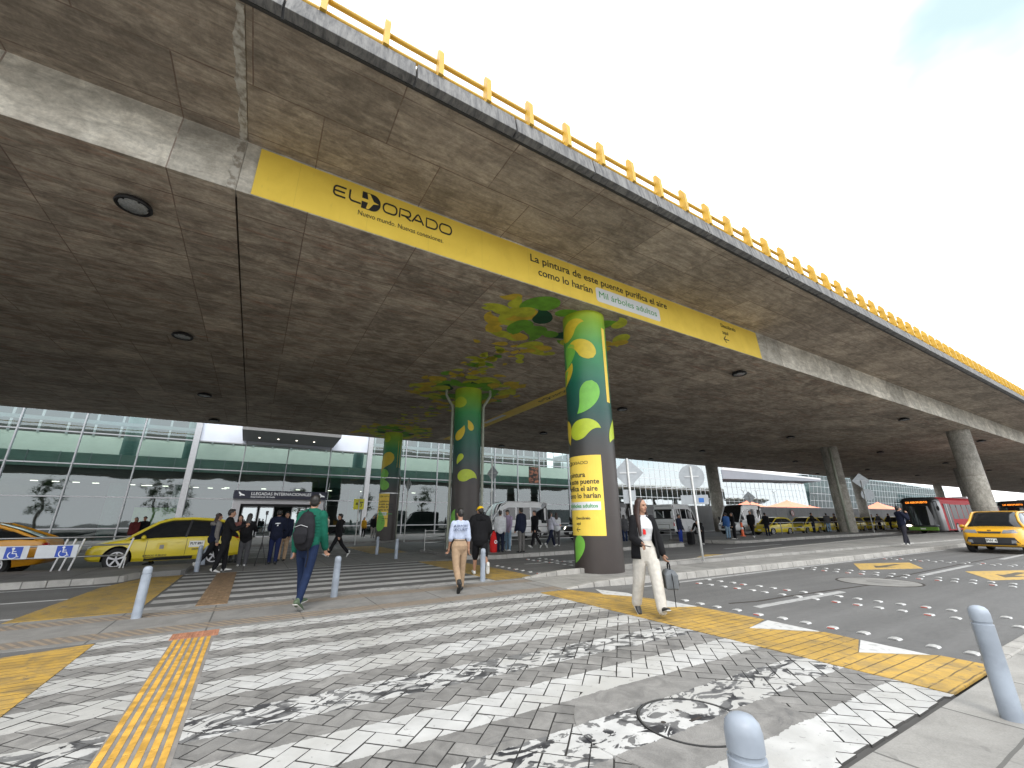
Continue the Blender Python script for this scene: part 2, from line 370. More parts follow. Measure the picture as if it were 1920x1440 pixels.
# ------------------------------------------------------------------ ground, roads, pavements
def sheet(name, mat, poly, z, th=.02):
    b = MB(); b.prism(poly, z-th, z); return structure(b.build(name, mat))
def rect(x0, y0, x1, y1): return [(x0, y0), (x1, y0), (x1, y1), (x0, y1)]
sheet('ground', M_GROUND, rect(-900, -900, 900, 900), -.06)
sheet('road', M_ASPH, rect(5.2, 1.66, 240, 7.7), 0, .03); sheet('road', M_ASPH, rect(-120, 1.66, -1.4, 7.6), 0, .03)
sheet('road', M_ASPH, [(5.3, 9.7), (12.6, 9.9), (21.4, 11.5), (34, 12.9), (58, 14.2), (240, 15), (240, 20), (14, 15.3), (5.3, 15.5)], 0, .03)
sheet('road', M_ASPH, rect(-120, 9.6, -1.4, 15.4), 0, .03)
sheet('road', M_ASPH, rect(-120, 17.8, 240, 31), -.03, .02)
# the near pavement
structure(MB().prism(rect(-60, -40, 6.6, 1.56), -.05, .004).prism(rect(6.6, -40, 200, 1.62), -.05, .004).build('pavement', M_WALK))
kb = MB()
xx = 6.62
while xx < 60: kb.box((xx+.39, 1.66, .0), (.78, .14, .05)); xx += .8
structure(kb.build('kerb', M_KERB, bevel=.012))
# first median: flush at the crossing, raised with a kerb to the right
structure(MB().prism(rect(-120, 7.58, 6.2, 9.62), -.05, .006).build('median', M_MED))
nearc = [(5.9, 7.62), (6.6, 7.55), (7.4, 7.42), (9, 7.32), (12, 7.27), (16, 7.2), (22, 7.2), (30, 7.25), (45, 7.4), (70, 8.3), (110, 10.4), (200, 12)]
farc = [(200, 14.6), (110, 14.5), (58, 14.), (34, 12.5), (21.4, 11.2), (12.6, 9.75), (8, 9.6), (6.0, 9.6)]
M_MED2 = slabs('pavement_raised', (.23, .225, .212), 1.2, 50, .3, 3)
def hgt(x): return max(.008, min(.13, .008+(x-5.9)*.11))
def ribbon_kerb(name, pts, wd=.16, side=1, tile=.8):
    b = MB(); P = [Vector(p) for p in pts]; res = []
    for i in range(len(P)-1):
        n = max(1, int((P[i+1]-P[i]).length/tile+.5))
        for j in range(n): res.append(P[i].lerp(P[i+1], j/n))
    res.append(P[-1])
    for p, q in zip(res, res[1:]):
        d = (q-p).normalized(); nn = Vector((-d.y, d.x))*wd*side; p2 = p+d*.006; q2 = q-d*.006
        zp, zq = hgt(p.x)+.012, hgt(q.x)+.012
        vs = [(*p2, -.05), (*q2, -.05), (*(q2+nn), -.05), (*(p2+nn), -.05), (*(p2+nn*.12), zp), (*(q2+nn*.12), zq), (*(q2+nn), zq), (*(p2+nn), zp)]
        b.add(vs, [(0, 1, 5, 4), (1, 2, 6, 5), (2, 3, 7, 6), (3, 0, 4, 7), (4, 5, 6, 7), (3, 2, 1, 0)])
    return structure(b.build(name, M_KERB, bevel=.015))
ribbon_kerb('kerb', nearc, side=1); ribbon_kerb('kerb', farc[::-1], side=-1)
b = MB(); loop = [(x, y+.1) for x, y in nearc]+[(x, y-.1) for x, y in farc]
b.prism(loop, -.05, 1.); b.v = [(p[0], p[1], hgt(p[0]) if p[2] > .5 else p[2]) for p in b.v]; structure(b.build('median', M_MED2))
# second median
hg0 = hgt
def hgt(x): return .13
ribbon_kerb('kerb', [(-60, 14.35), (-3, 14.35), (-2.5, 14.6), (-2.3, 15.3)], side=1)
structure(MB().prism([(-60, 14.5), (-3, 14.5), (-2.6, 14.7), (-2.4, 15.4), (-1.4, 15.6), (-1.4, 17.8), (-60, 17.8)], -.05, .128).build('median', M_PLAZA))
structure(MB().prism([(-1.4, 15.5), (7, 15.5), (7, 20.2), (-1.4, 20.2)], -.05, .01).build('median', M_PLAZA))
ribbon_kerb('kerb', [(7., 15.3), (8.1, 14.7), (12, 15.0), (15.2, 15.2), (20.5, 15.9), (21.8, 17.), (22, 18)], side=1); ribbon_kerb('kerb', [(24.4, 17.6), (25., 15.8), (26, 15.4), (35, 16.3), (52, 16.4), (90, 18.5)], side=1)
structure(MB().prism([(7, 15.4), (8.15, 14.85), (12, 15.1), (15.2, 15.3), (20.4, 16.05), (21.6, 17.), (21.8, 20.2), (7, 20.2)], -.05, .128).build('median', M_PLAZA))
structure(MB().prism([(24.5, 20.2), (24.6, 17.6), (25.1, 15.95), (26, 15.55), (35, 16.45), (52, 16.55), (90, 18.6), (90, 20.2)], -.05, .128).build('median', M_PLAZA))
structure(MB().prism(rect(-60, 30.5, 38, 46), -.05, .1).build('plaza', M_PLAZA))

# herringbone pavers of the near crossing
PC, PR, MR, MC = Vector((3.0, 2.45)), .86, .37, Vector((2.97, 2.43))
b = MB(); tones = []
bw = .146; gx = .006
PX0, PX1, PY0, PY1 = -1.4, 5.21, 1.6, 7.57
def clip(P, ax, lim, sgn):
    o = []
    for i in range(len(P)):
        p, q = P[i-1], P[i]; a, c = (p[ax]-lim)*sgn, (q[ax]-lim)*sgn
        if (a > 0) != (c > 0): t = a/(a-c); o.append(p+(q-p)*t)
        if c > 0: o.append(q)
    return o
def brick(x, y, along):
    l, h = (2*bw, bw) if along else (bw, 2*bw)
    jj = lambda: R.uniform(-.0025, .0025)
    P = [Vector((x+gx/2+jj(), y+gx/2+jj())), Vector((x+l-gx/2+jj(), y+gx/2+jj())), Vector((x+l-gx/2+jj(), y+h-gx/2+jj())), Vector((x+gx/2+jj(), y+h-gx/2+jj()))]
    P = [Vector(((p.x-p.y)*.70711+2, (p.x+p.y)*.70711+4.5)) for p in P]; c0 = sum(P, Vector((0, 0)))/4
    if (c0-PC).length < PR-.12 or not (-1.7 < c0.x < 5.5 and 1.3 < c0.y < 7.9): return
    for ax, lim, sg in ((0, PX0, 1), (0, PX1, -1), (1, PY0+R.uniform(-.02, .03), 1), (1, PY1, -1)):
        P = clip(P, ax, lim, sg)
        if len(P) < 3: return
    c = sum(P, Vector((0, 0)))/len(P); m = len(P); jz = R.uniform(-.0018, .0018); n = len(b.v)
    if max((p-c).length for p in P) < .03: return
    b.v += [(p.x, p.y, -.018) for p in P]+[(*(c+(p-c)*(1-.004/max(.02, (p-c).length))), jz) for p in P]
    b.face([n+m+i for i in range(m)])
    for i in range(m): b.face([n+i, n+(i+1) % m, n+m+(i+1) % m, n+m+i], 1)
    tones.extend([R.random()]*(2*m))
for r in range(-42, 42):
    for c_ in range(-42, 42):
        k = (c_-r) % 4
        if k == 0: brick(c_*bw, r*bw, True)
        if k == 3: brick(c_*bw, r*bw, False)
po = b.build('crossing_pavers', [M_PAVE, M_GROUT], fix=False); at = po.data.attributes.new('tone', 'FLOAT', 'POINT'); at.data.foreach_set('value', tones); structure(po)
sheet('crossing_bed', M_GROUT, rect(-1.4, 1.56, 5.22, 7.6), -.0165, .03)
# concrete ring and manhole lid in the crossing
b = MB(); n = 72; out_ = [(PC.x+math.cos(2*PI*i/n)*(PR+.02*math.sin(5*i*2*PI/n)), PC.y+math.sin(2*PI*i/n)*(PR+.02*math.cos(3*i*2*PI/n))) for i in range(n)]
inn = [(MC.x+math.cos(2*PI*i/n)*(MR+.022), MC.y+math.sin(2*PI*i/n)*(MR+.022)) for i in range(n)]
b.add([(x, y, .005) for x, y in out_]+[(x, y, .005) for x, y in inn]+[(x, y, -.03) for x, y in inn]+[(x, y, -.03) for x, y in out_],
      [(i, (i+1) % n, n+(i+1) % n, n+i) for i in range(n)]+[(n+i, n+(i+1) % n, 2*n+(i+1) % n, 2*n+i) for i in range(n)]+[(i, 3*n+i, 3*n+(i+1) % n, (i+1) % n) for i in range(n)])
structure(b.build('concrete_ring', M_PLATE))
b = MB(); b.lathe([(0.001, .0), (MR-.01, .0), (MR-.004, .001), (MR-.004, -.03)], 64, M=Matrix.Translation((MC.x, MC.y, 0)))
mh = thing('manhole_cover', 'round concrete manhole cover set in the paved crossing behind the short bollard', 'manhole cover', (0, 0, 0))
b.build('lid', M_PLATE, mh); MB().lathe([(MR-.003, -.03), (MR-.003, .0065), (MR+.01, .0065), (MR+.01, -.03)], 64, hollow=True, M=Matrix.Translation((MC.x, MC.y, 0))).build('rim', M_GUT, mh)
MB().b2((MC.x-.02, MC.y-.012, -.0005), (MC.x+.1, MC.y+.012, .0025)).cyl((MC.x-.2, MC.y+.09, -.0005), (MC.x-.2, MC.y+.09, .0025), .018).cyl((MC.x+.05, MC.y+.17, -.0005), (MC.x+.05, MC.y+.17, .0025), .014).build('lifting_slot', M_JOINT, mh)

# tactile path
b = MB(); b.b2((-.62, 1.6, -.05), (-.19, 7.2, .002), 0); 
for r in range(14):
    y0 = 7.18-(r+1)*.4
    for k in range(6):
        x0 = -.605+k*.0685; b.b2((x0, y0+.006, .001), (x0+.042, y0+.394, .007), 1)
b.b2((-.66, 7.2, -.05), (-.15, 7.56, .003), 2)
for i in range(8):
    for j in range(7): b.cyl((-.63+i*.061, 7.22+j*.05, .002), (-.63+i*.061, 7.22+j*.05, .008), .016, 6, 2)
structure(b.build('tactile_path', [M_TACB, M_TAC, M_TACR], bevel=.002))
b = MB(); b.b2((-.62, 9.7, .0), (-.15, 15.4, .012), 0)
for r in range(14):
    for k in range(6): b.b2((-.61+k*.075, 9.72+r*.4, .01), (-.57+k*.075, 10.1+r*.4, .018), 0)
structure(b.build('tactile_path', M_TACO))

# yellow ramps and crossing sheets
tri = [([(5.95, 3.74), (6.57, 3.86), (6.51, 3.16)]), ([(6.45, 2.72), (5.92, 2.52), (6.38, 2.12)])]
sheet('ramp_paint', M_YEL, [(5.2, 1.6), (6.46, 1.6), (6.46, 2.0), (5.86, 2.5), (6.46, 2.72), (6.52, 3.1), (5.9, 3.74), (6.58, 3.9), (6.6, 5.0), (6.0, 5.3), (6.6, 5.7), (6.45, 6.2), (6.2, 6.6), (5.9, 7.6), (5.2, 7.6)], .006, .02)
sheet('ramp_paint', M_WPAINT, [(5.88, 2.5), (6.4, 2.06), (6.46, 2.7)], .0065, .02); sheet('ramp_paint', M_WPAINT, [(5.93, 3.74), (6.5, 3.16), (6.57, 3.85)], .0065, .02); sheet('ramp_paint', M_WPAINT, [(6.03, 5.3), (6.6, 5.02), (6.6, 5.66)], .0065, .02); sheet('ramp_paint', M_WPAINT, [(6.1, 6.75), (6.5, 6.2), (6.62, 6.6), (6.4, 7.3)], .0065, .02)
sheet('ramp_paint', M_YEL, [(-2.35, 1.6), (-1.4, 1.6), (-1.4, 7.5), (-2.1, 7.3), (-2.35, 6.6)], .006, .02)
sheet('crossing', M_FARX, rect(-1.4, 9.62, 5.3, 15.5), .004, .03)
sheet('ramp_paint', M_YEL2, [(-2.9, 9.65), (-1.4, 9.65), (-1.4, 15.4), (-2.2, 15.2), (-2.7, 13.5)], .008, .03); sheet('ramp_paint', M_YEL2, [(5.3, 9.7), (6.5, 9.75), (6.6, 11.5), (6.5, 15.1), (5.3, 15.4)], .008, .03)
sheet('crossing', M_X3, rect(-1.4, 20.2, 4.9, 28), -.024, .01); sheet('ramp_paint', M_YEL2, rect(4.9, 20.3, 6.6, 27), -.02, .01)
sheet('crossing', M_X3, rect(-1.4, 17.85, 1, 20.2), .016, .01)
# lane marks
b = MB()
def mark(poly, m=0, z=.0045): b.prism(poly, -.004, z, m)
mark([(7.35, 4.40), (10.25, 4.34), (10.3, 4.48), (7.38, 4.54)]); mark([(14.8, 4.4), (18.9, 4.46), (18.9, 4.6), (14.8, 4.54)]); mark([(22.4, 4.48), (26, 4.55), (26, 4.68), (22.4, 4.62)])
for i in range(11): mark(rect(30+i*7.5, 4.55, 34+i*7.5, 4.68))
mark([(7.4, 6.98), (13, 7.04), (27, 7.04), (27, 7.14), (13, 7.13), (7.4, 7.07)])
for y0 in (6.9, 2.3): mark(rect(-60, y0, -2.5, y0+.1))
for (cx, cy) in ((16.75, 5.85), (16.7, 3.3), (16.2, 10.9)):
    s = 1 if cy < 10 else .85
    mark([(cx-1.8*s, cy), (cx, cy-.84*s), (cx+1.8*s, cy), (cx, cy+.84*s)], 1)
    mark([(cx-.9, cy-.05), (cx-.2, cy-.3), (cx-.25, cy-.08), (cx+.8, cy-.1), (cx+.8, cy+.05), (cx-.25, cy+.1), (cx-.2, cy+.25)], 2, .0065)
mark([(12.6, 10.2), (22, 11.6), (22, 11.7), (12.6, 10.3)]); mark(rect(-60, 9.95, -2.9, 10.05)); mark(rect(-60, 11.9, -2.8, 12.0)); mark(rect(-60, 13.9, -2.6, 14.0))
mark([(8, 12.5), (12, 12.6), (12, 12.72), (8, 12.62)]); mark([(20, 13.2), (26, 13.6), (26, 13.72), (20, 13.32)])
structure(b.build('road_markings', [M_LANE, M_YPAINT, M_DPAINT]))
# round patch with a cover in the road
b = MB(); b.lathe([(.001, .004), (.74, .004), (.74, -.01)], 48, 0, Matrix.Translation((12.5, 4.6, 0))); b.lathe([(.001, .007), (.3, .007), (.3, 0)], 40, 1, Matrix.Translation((12.6, 4.55, 0)))
for rr in (.75,): b.lathe([(rr, -.01), (rr, .0045), (rr+.04, .0045), (rr+.04, -.01)], 48, 2, hollow=True, M= Matrix.Translation((12.5, 4.6, 0)))
o = b.build('manhole_cover', [M_MED2, M_MED, M_JOINT]); tag(o, 'round concrete manhole patch in the asphalt lane near the yellow rhombus', 'manhole cover')
b = MB()
for pts in ([(7.3, 4.9), (7.9, 4.75), (8.8, 4.72), (10.2, 4.62), (11.7, 4.5)], [(13.3, 4.75), (14.4, 4.7), (15.5, 4.72), (19, 4.8), (24, 4.8)]): ribbon(b, pts, .05, -.004, .0042)
structure(b.build('tar_seam', M_JOINT))

# road studs
M_STUD = plain('stud_white', (.42, .42, .41), .35, 0, .05); M_STUDR = plain('stud_red', (.55, .07, .04), .3); M_STUDG = plain('stud_grey', (.22, .22, .22), .5)
b = MB(); b.rings([[(-.055, y, z) for y, z in ((-.06, 0), (-.045, .016), (0, .022), (.045, .016), (.06, 0))], [(.055, y, z) for y, z in ((-.06, 0), (-.045, .016), (0, .022), (.045, .016), (.06, 0))]])
stud = b.build('road_stud', M_STUD, bevel=.004)
MB().b2((-.0575, -.035, .003), (-.054, .035, .012)).build('reflector', M_STUDG, stud)
studR = MB().rings([[(-.055, y, z) for y, z in ((-.06, 0), (-.045, .016), (0, .022), (.045, .016), (.06, 0))], [(.055, y, z) for y, z in ((-.06, 0), (-.045, .016), (0, .022), (.045, .016), (.06, 0))]]).build('road_stud', M_STUD, bevel=.004)
MB().b2((-.0575, -.04, .003), (-.054, .04, .014)).build('reflector', M_STUDR, studR)
rows = [(6.85, 1.84, 5.8, .33, 'row nearest the yellow ramp'), (8.95, 1.88, 6.8, .30, 'second row from the yellow ramp'), (9.6, 2.1, 6.9, .30, 'third row from the yellow ramp'), (13.86, 2.8, 6.9, .29, 'row before the yellow rhombus'), (14.45, 2.9, 6.9, .3, 'row touching the yellow rhombus'),
        (19.45, 3.5, 6.9, .33, 'first far row beyond the rhombus'), (19.95, 3.5, 6.9, .33, 'second far row beyond the rhombus'), (6.95, 10.2, 13, .4, 'near row in the lane behind the wrapped column'), (9., 10.3, 14.2, .36, 'far row in the lane behind the wrapped column'), (9.6, 10.4, 14.2, .36, 'farthest row in the lane behind the wrapped column')]
first = {}
for rx, y0, y1, st, nm in rows:
    y = y0; n = 0
    while y < y1:
        red = R.random() < .22; src = studR if red else stud
        lb = ('red reflector road stud, ' if red else 'white road stud, ')+nm
        p = (rx+R.uniform(-.03, .03), y+R.uniform(-.02, .02), 0)
        if src not in first: first[src] = 1; o = src; o.location = p
        else: o = copy_tree(src, p)
        o.rotation_euler.z = R.uniform(-.08, .08); tag(o, lb, 'road stud', 'studs: '+nm+(' red' if red else '')); y += st; n += 1

# ------------------------------------------------------------------ viaduct
SL = .0052
def dz(x): return SL*(x-8.1)
def slope(b): b.v = [(p[0], p[1], p[2]+dz(p[0])) for p in b.v]; return b
via = thing('viaduct', 'long concrete road bridge with a yellow railing crossing overhead', 'bridge')
X0, X1 = -70, 230
def seg(x0, x1, poly, mb, m=0):     # extruded (y, z) section between x0 and x1
    mb.prism(poly, x0, x1, m, Matrix(((0, 0, 1, 0), (1, 0, 0, 0), (0, 1, 0, 0), (0, 0, 0, 1))))
JX = -1.34
YB = 8.62
for (a, c) in ((X0, JX-.02), (JX+.02, X1)):
    b = MB(); seg(a, c, [(YB+.02, 7.852), (34.25, 7.852), (34.25, 8.6), (YB+.2, 8.6), (YB+.2, 7.97), (YB+.02, 7.97)], b); slope(b).build('soffit_slab', M_SOFF, via)
    a, c = (X0, JX-.004) if a == X0 else (JX+.004, X1)
    b = MB(); seg(a, c, [(YB, 7.85), (YB+.3, 7.9), (YB+.3, 9.3), (YB+.06, 9.17)], b); slope(b).build('edge_girder', M_BAND, via)
    b = MB(); seg(a, c, [(5.62, 9.02), (YB+.06, 9.172), (YB+.06, 9.6), (5.62, 9.5)], b); slope(b).build('wing_slab', M_WING, via)
b = MB(); seg(X0, X1, [(YB+.4, 8.7), (34.1, 8.7), (34.1, 9.6), (YB+.4, 9.6)], b); seg(X0, X1, [(34.3, 7.9), (37.2, 9.0), (37.2, 9.8), (34.3, 9.6)], b); slope(b).build('deck', M_WING, via)
b = MB(); b.b2((JX-.018, 5.7, 9.2), (JX+.018, 8.7, 9.4)); b.b2((JX-.018, 8.7, 7.95), (JX+.018, 34.2, 8.3)); slope(b).build('expansion_joint', M_JOINT, via)
b = MB()
def crust(y0, y1, zf, wd, n):      # rough mortar smeared along the joint
    pr_ = None
    for i in range(n+1):
        y = y0+(y1-y0)*i/n; z = zf(y); a_, c_ = JX-.02-wd*(1.05+.35*math.sin(y*5.1)*math.sin(y*2.3)+R.uniform(-.12, .12)), JX-.012+R.uniform(-.004, .01)
        cur = [Vector((a_, y, z-.003)), Vector((a_+.03, y, z-.010)), Vector((c_, y, z-.018-R.uniform(0, .01))), Vector((c_, y, z+.03)), Vector((a_, y, z+.03))]
        if pr_: b.rings([pr_, cur])
        pr_ = cur
crust(5.7, 8.66, lambda y: 9.02+(y-5.62)*.0497, .13, 46)
slope(b); 
for i in range(60):
    z0 = 7.87+i*.0215; w0 = JX-.03-.13*(1+.2*math.sin(i*.4)+R.uniform(-.1, .1)); yy = YB+(z0-7.85)*.045
    b.box(((w0+JX-.02)/2, yy-.006, z0+dz(JX)), (JX-.02-w0, .016+R.uniform(0, .01), .024))
b.build('joint_mortar', M_MORT, via)
# parapet slabs with open joints, gutter below
b = MB(); g2 = MB(); px = 1.30-2.13*20
while px < X1:
    L = 2.13; z0 = R.uniform(-.008, .008)
    seg(px+.02, px+L-.02, [(5.42, 9.02+z0), (5.60, 9.0+z0), (5.60, 9.46+z0), (5.50, 9.47+z0)], b); px += L
slope(b).build('parapet_slab', M_PAR, via, bevel=.01)
seg(X0, X1, [(5.605, 8.995), (5.66, 8.998), (5.66, 9.03), (5.605, 9.03)], g2); seg(X0, X1, [(5.605, 9.03), (5.7, 9.03), (5.7, 9.44), (5.605, 9.44)], g2); slope(g2).build('drip_edge', M_GUT, via)
# railing
M_RAIL = plain('railing_yellow', (.52, .31, .03), .5, 0, .1, 3)
rail = thing('railing', 'yellow steel railing along the top edge of the bridge', 'railing')
b = MB()
for zz, rr in ((9.68, .05), (10.0, .05)): b.cyl((X0, 5.64, zz+dz(X0)), (X1, 5.64, zz+dz(X1)), rr, 10)
b.build('rail', M_RAIL, rail, smooth=True)
pb = MB(); pb.prism([(5.44, 0), (5.68, 0), (5.64, .80), (5.56, .80), (5.47, .62)], -.05, .05, 0, Matrix(((0, 0, 1, 0), (1, 0, 0, 0), (0, 1, 0, 0), (0, 0, 0, 1))))
pb.b2((-.07, 5.5, -.005), (.07, 5.68, .02))
px = .72-1.035*2; n = 0; post0 = None; rest = MB()
while px < 200:
    if n < 96:
        if not post0: o = post0 = pb.build('post', M_RAIL, rail, bevel=.006)
        else: o = post0.copy(); COL.objects.link(o)
        o.location = (px, 0, 9.47+dz(px))
    else: rest.add([(v[0]+px, v[1], v[2]+9.47+dz(px)) for v in pb.v], pb.f)
    px += 1.035; n += 1
o = rest.build('post', M_RAIL, rail); o['kind'] = 'stuff'
b = MB()
for zz in (9.8, 10.1): b.cyl((X0, 37, zz+dz(X0)), (X1, 37, zz+dz(X1)), .04, 8)
o = b.build('railing', M_RAIL); tag(o, 'yellow railing on the far edge of the bridge', 'railing')

# columns
CX_ = {}
def col_label(x, y): return 'column'
t = T('wrap_print', (.1, .1, .1), .42); x, y, z = t.pos()
rp = t.nt.nodes.new('ShaderNodeValToRGB'); t.put(rp.inputs[0], z/8.0); cr = rp.color_ramp
stops = [(0, (.038, .03, .027)), (.37, (.05, .04, .036)), (.46, (.04, .045, .045)), (.56, (.012, .065, .055)), (.68, (.01, .12, .075)), (.82, (.04, .27, .08)), (.93, (.22, .42, .03)), (1, (.42, .46, .02))]
cr.elements[0].position, cr.elements[0].color = stops[0][0], (*stops[0][1], 1); cr.elements[1].position, cr.elements[1].color = 1, (*stops[-1][1], 1)
for p_, c_ in stops[1:-1]: e = cr.elements.new(p_); e.color = (*c_, 1)
k = t.noise(3, 3); t.col(t.mul(S(t, rp.outputs[0]), k*.3+.85)); seamz = t.line(z, 1.5, .008); t.bump(seamz*-1.+k*.3, .004, .4); M_WRAP = t.m
M_DROPY = plain('print_yellow', (.62, .47, .03), .45, 0, .06); M_DROPL = plain('print_lime', (.42, .52, .03), .45, 0, .06); M_DROPG = plain('print_green', (.17, .46, .06), .45, 0, .06); M_DROPD = plain('print_dark_green', (.012, .085, .04), .45, 0, .06)
t = T('banner_yellow', (.86, .62, .085), .5); x, y, z = t.pos(); k = t.noise(1.3, 5, dist=.5); c = t.mix(t.ramp(k, .3, .7), (.82, .585, .078), (.9, .655, .095)); sm_ = t.line(x, 1.52, .012, .3); c = t.mix(sm_*.25, c, (.5, .35, .05)); c = t.mix(t.ramp(t.noise(5, 4, t.vec(x*3, y, z*.6), .5), .62, .75)*.2, c, (.45, .34, .1)); t.col(c); t.bump(k-sm_*.4+t.noise(6, 2)*.15, .02, .4); M_BAN = t.m; M_INK = plain('print_black', (.02, .022, .025), .5, 0, 0); M_WHT = plain('print_white', (.72, .74, .76), .5, 0, 0); M_INKG = plain('print_text_green', (.06, .32, .08), .5, 0, 0)
M_CEILP = [plain('mural_lime', (.5, .52, .04), .7, 0, .2, 3), plain('mural_ochre', (.6, .43, .04), .7, 0, .2, 3), plain('mural_green', (.15, .36, .03), .7, 0, .2, 3), plain('mural_dark', (.01, .07, .03), .7, 0, .2, 3)]
CRAD = .69
def onto(cx, cy, a0, r):
    """flat (s, h, d) to the cylinder: s runs to the right along the face seen from outside"""
    return lambda p: Vector((cx+math.sin(-(a0)+p.x/CRAD)*0+(r+p.z)*math.cos(a0+p.x/CRAD), cy+(r+p.z)*math.sin(a0+p.x/CRAD), p.y))
def camang(cx, cy): return math.atan2(-cy, -cx)
M_STEEL = plain('brushed_steel', (.42, .42, .42), .32, .9, .06); M_GAL = plain('galvanised_pole', (.5, .51, .52), .45, .5, .06)
def big_column(x, y, wrapped, label, pipe=None):
    o = thing('bridge_column', label, 'column', (x, y, 0), 0)
    top = 7.86+dz(x)
    prof = [(CRAD, -.05), (CRAD, .02)]+[(CRAD, .02+(top-.1)*i/14) for i in range(1, 15)]+[(CRAD, top)]
    MB().lathe(prof, 64).build('shaft', M_WRAP if wrapped else M_COL, o, smooth=30)
    return o
def logo(mb, M, s=1., m=0, mw=1):
    """rounded wordmark EL(D)ORADO, cap height .3*s, drawn from x=0"""
    h = .30; wd = .052
    def st(p, x): ribbon(mb, [((x+a)*s, b_*s) for a, b_ in p], wd*s, -.002, .002, m, M)
    def ring(x, w_): 
        st(arc(.12, .15, .12, .15-.0, 90, 270, 8), x); st([(.12, 0), (w_-.12, 0)], x); st(arc(w_-.12, .15, .12, .15, -90, 90, 8), x); st([(w_-.12, .3), (.12, .3)], x)
    # E
    st([(.36, .3), (.1, .3)]+arc(.1, .2, .1, .1, 90, 180, 5)+[(0, .1)]+arc(.1, .1, .1, .1, 180, 270, 5)+[(.36, 0)], 0); st([(.0, .15), (.33, .15)], 0)
    st([(0, .33), (0, .1)]+arc(.1, .1, .1, .1, 180, 270, 5)+[(.36, 0)], .48)
    # emblem: thick D with a plane cut out of it
    x = .86
    mb.prism([((x+a)*s, b_*s) for a, b_ in [(.0, -.12), (.0, .42), (.30, .42)]+arc(.34, .15, .27, .27, 90, -90, 12)+[(.30, -.12)]], -.003, .003, m, M)
    mb.prism([((x+a)*s, b_*s) for a, b_ in [(.56, .15), (.38, .19), (.24, .40), (.15, .40), (.2, .2), (.0, .2), (-.02, .1), (.2, .1), (.15, -.10), (.24, -.10), (.38, .11)]], -.004, .0045, mw, M)
    x = 1.56; ring(x, .46)
    x += .56; st([(0, 0), (0, .3), (.28, .3)]+arc(.28, .2, .1, .1, 90, -90, 6)+[(.05, .1)], x); st([(.2, .1), (.4, 0)], x)
    x += .44; st([(0, 0), (.17, .27), (.21, .3), (.25, .27), (.42, 0)], x); st([(.1, .09), (.32, .09)], x)
    x += .52; st([(0, 0), (0, .3), (.26, .3)]+arc(.26, .15, .15, .15, 90, -90, 8)+[(0, 0)], x)
    x += .5; ring(x, .46)
    return (x+.46)*s
# one wrapped column, its drops, its poster
def wrap_column(x, y, label, poster=True, drops=(), extra=True):
    o = big_column(x, y, True, label); a0 = camang(x, y); f = onto(0, 0, a0, CRAD)
    for nm, mt, key in (('leaf_print', M_DROPY, 'y'), ('leaf_print', M_DROPL, 'l'), ('leaf_print', M_DROPG, 'g')):
        b = MB()
        for k_, s_, h_, sz, an, be in drops:
            if k_ == key: drop(b, s_, h_, sz, math.radians(an), be, .009)
        if b.v: b.map(f).build(nm, mt, o, fix=False)
    return o, a0, f
D1 = [('y', -.78, 6.9, .56, 60, -.95), ('g', -.5, 6.78, .46, 262, -.3), ('y', .24, 6.2, .56, 125, 1.0), ('g', .14, 5.45, .62, 258, -.55), ('l', -.62, 3.72, .56, 40, -.95), ('y', -.92, 4.3, .42, 282, 0), ('g', -.52, .98, .42, 258, -.35), ('y', -1.3, 5.6, .55, 10, .8), ('l', 1.5, 4.2, .6, 200, .6), ('g', 1.7, 6, .6, 250, .6), ('y', 1.9, 2.6, .6, -30, .8), ('g', -1.15, 5.35, .4, 60, -.5)]
c1, a1, f1 = wrap_column(8.6, 9.58, 'front bridge column wrapped in green leaf print with a yellow poster', True, D1)
def poster(o, f, s0, s1, h0, h1, txt=True, s_txt=0.):
    b = MB(); n = 20; st = [s0+(s1-s0)*i/n for i in range(n+1)]
    for i in range(n): b.add([(st[i], h0, .006), (st[i+1], h0, .006), (st[i+1], h1, .006), (st[i], h1, .006)], [(0, 1, 2, 3)])
    p = b.map(f).build('poster', M_BAN, o, fix=False); W = s1-s0
    if txt:
        b = MB(); sx0 = s0+W*.16
        logo(b, Matrix.Translation((sx0, h1-.24, .0105)), .225, 0, 1)
        ribbon(b, [(sx0, h1-.34), (s0+W*.7, h1-.34)], .008, .008, .011, 0)
        y_ = h1-.61
        for ln in ('La pintura', 'de este puente', 'purifica el aire', 'como lo harían'):
            text_mb(ln, .2, .004, .001, M=Matrix.Translation((sx0, y_, .0095)), mb=b); y_ -= .195
        b.map(f).build('poster_text', [M_INK, M_BAN], p, fix=False)
        b = MB(); sa, sb = sx0-.04, s1-.1; ya, yb = y_-.13, y_+.09; m_ = 12
        for i in range(m_): xa, xb = sa+(sb-sa)*i/m_, sa+(sb-sa)*(i+1)/m_; b.add([(xa, ya, .009), (xb, ya, .009), (xb, yb, .009), (xa, yb, .009)], [(0, 1, 2, 3)])
        b.map(f).build('text_panel', M_WHT, p, fix=False)
        b = MB(); text_mb('Mil árboles adultos', .148, .003, .001, M=Matrix.Translation((sx0-.01, ya+.065, .0125)), mb=b); b.map(f).build('poster_text', M_INKG, p, fix=False)
        b = MB(); y2 = ya-.25
        text_mb('Descúbrelo', .1, .002, .001, M=Matrix.Translation((sx0+.42, y2, .0095)), mb=b); text_mb('aquí', .1, .002, .001, M=Matrix.Translation((sx0+.42, y2-.14, .0095)), mb=b)
        ribbon(b, [(sx0+.42, y2-.27), (sx0+.56, y2-.27)], .016, .008, .011); ribbon(b, [(sx0+.48, y2-.21), (sx0+.42, y2-.27), (sx0+.48, y2-.33)], .016, .008, .011)
        b.map(f).build('poster_text', M_INK, p, fix=False)
    return p
poster(c1, f1, -1.3, .25, .97, 3.17)
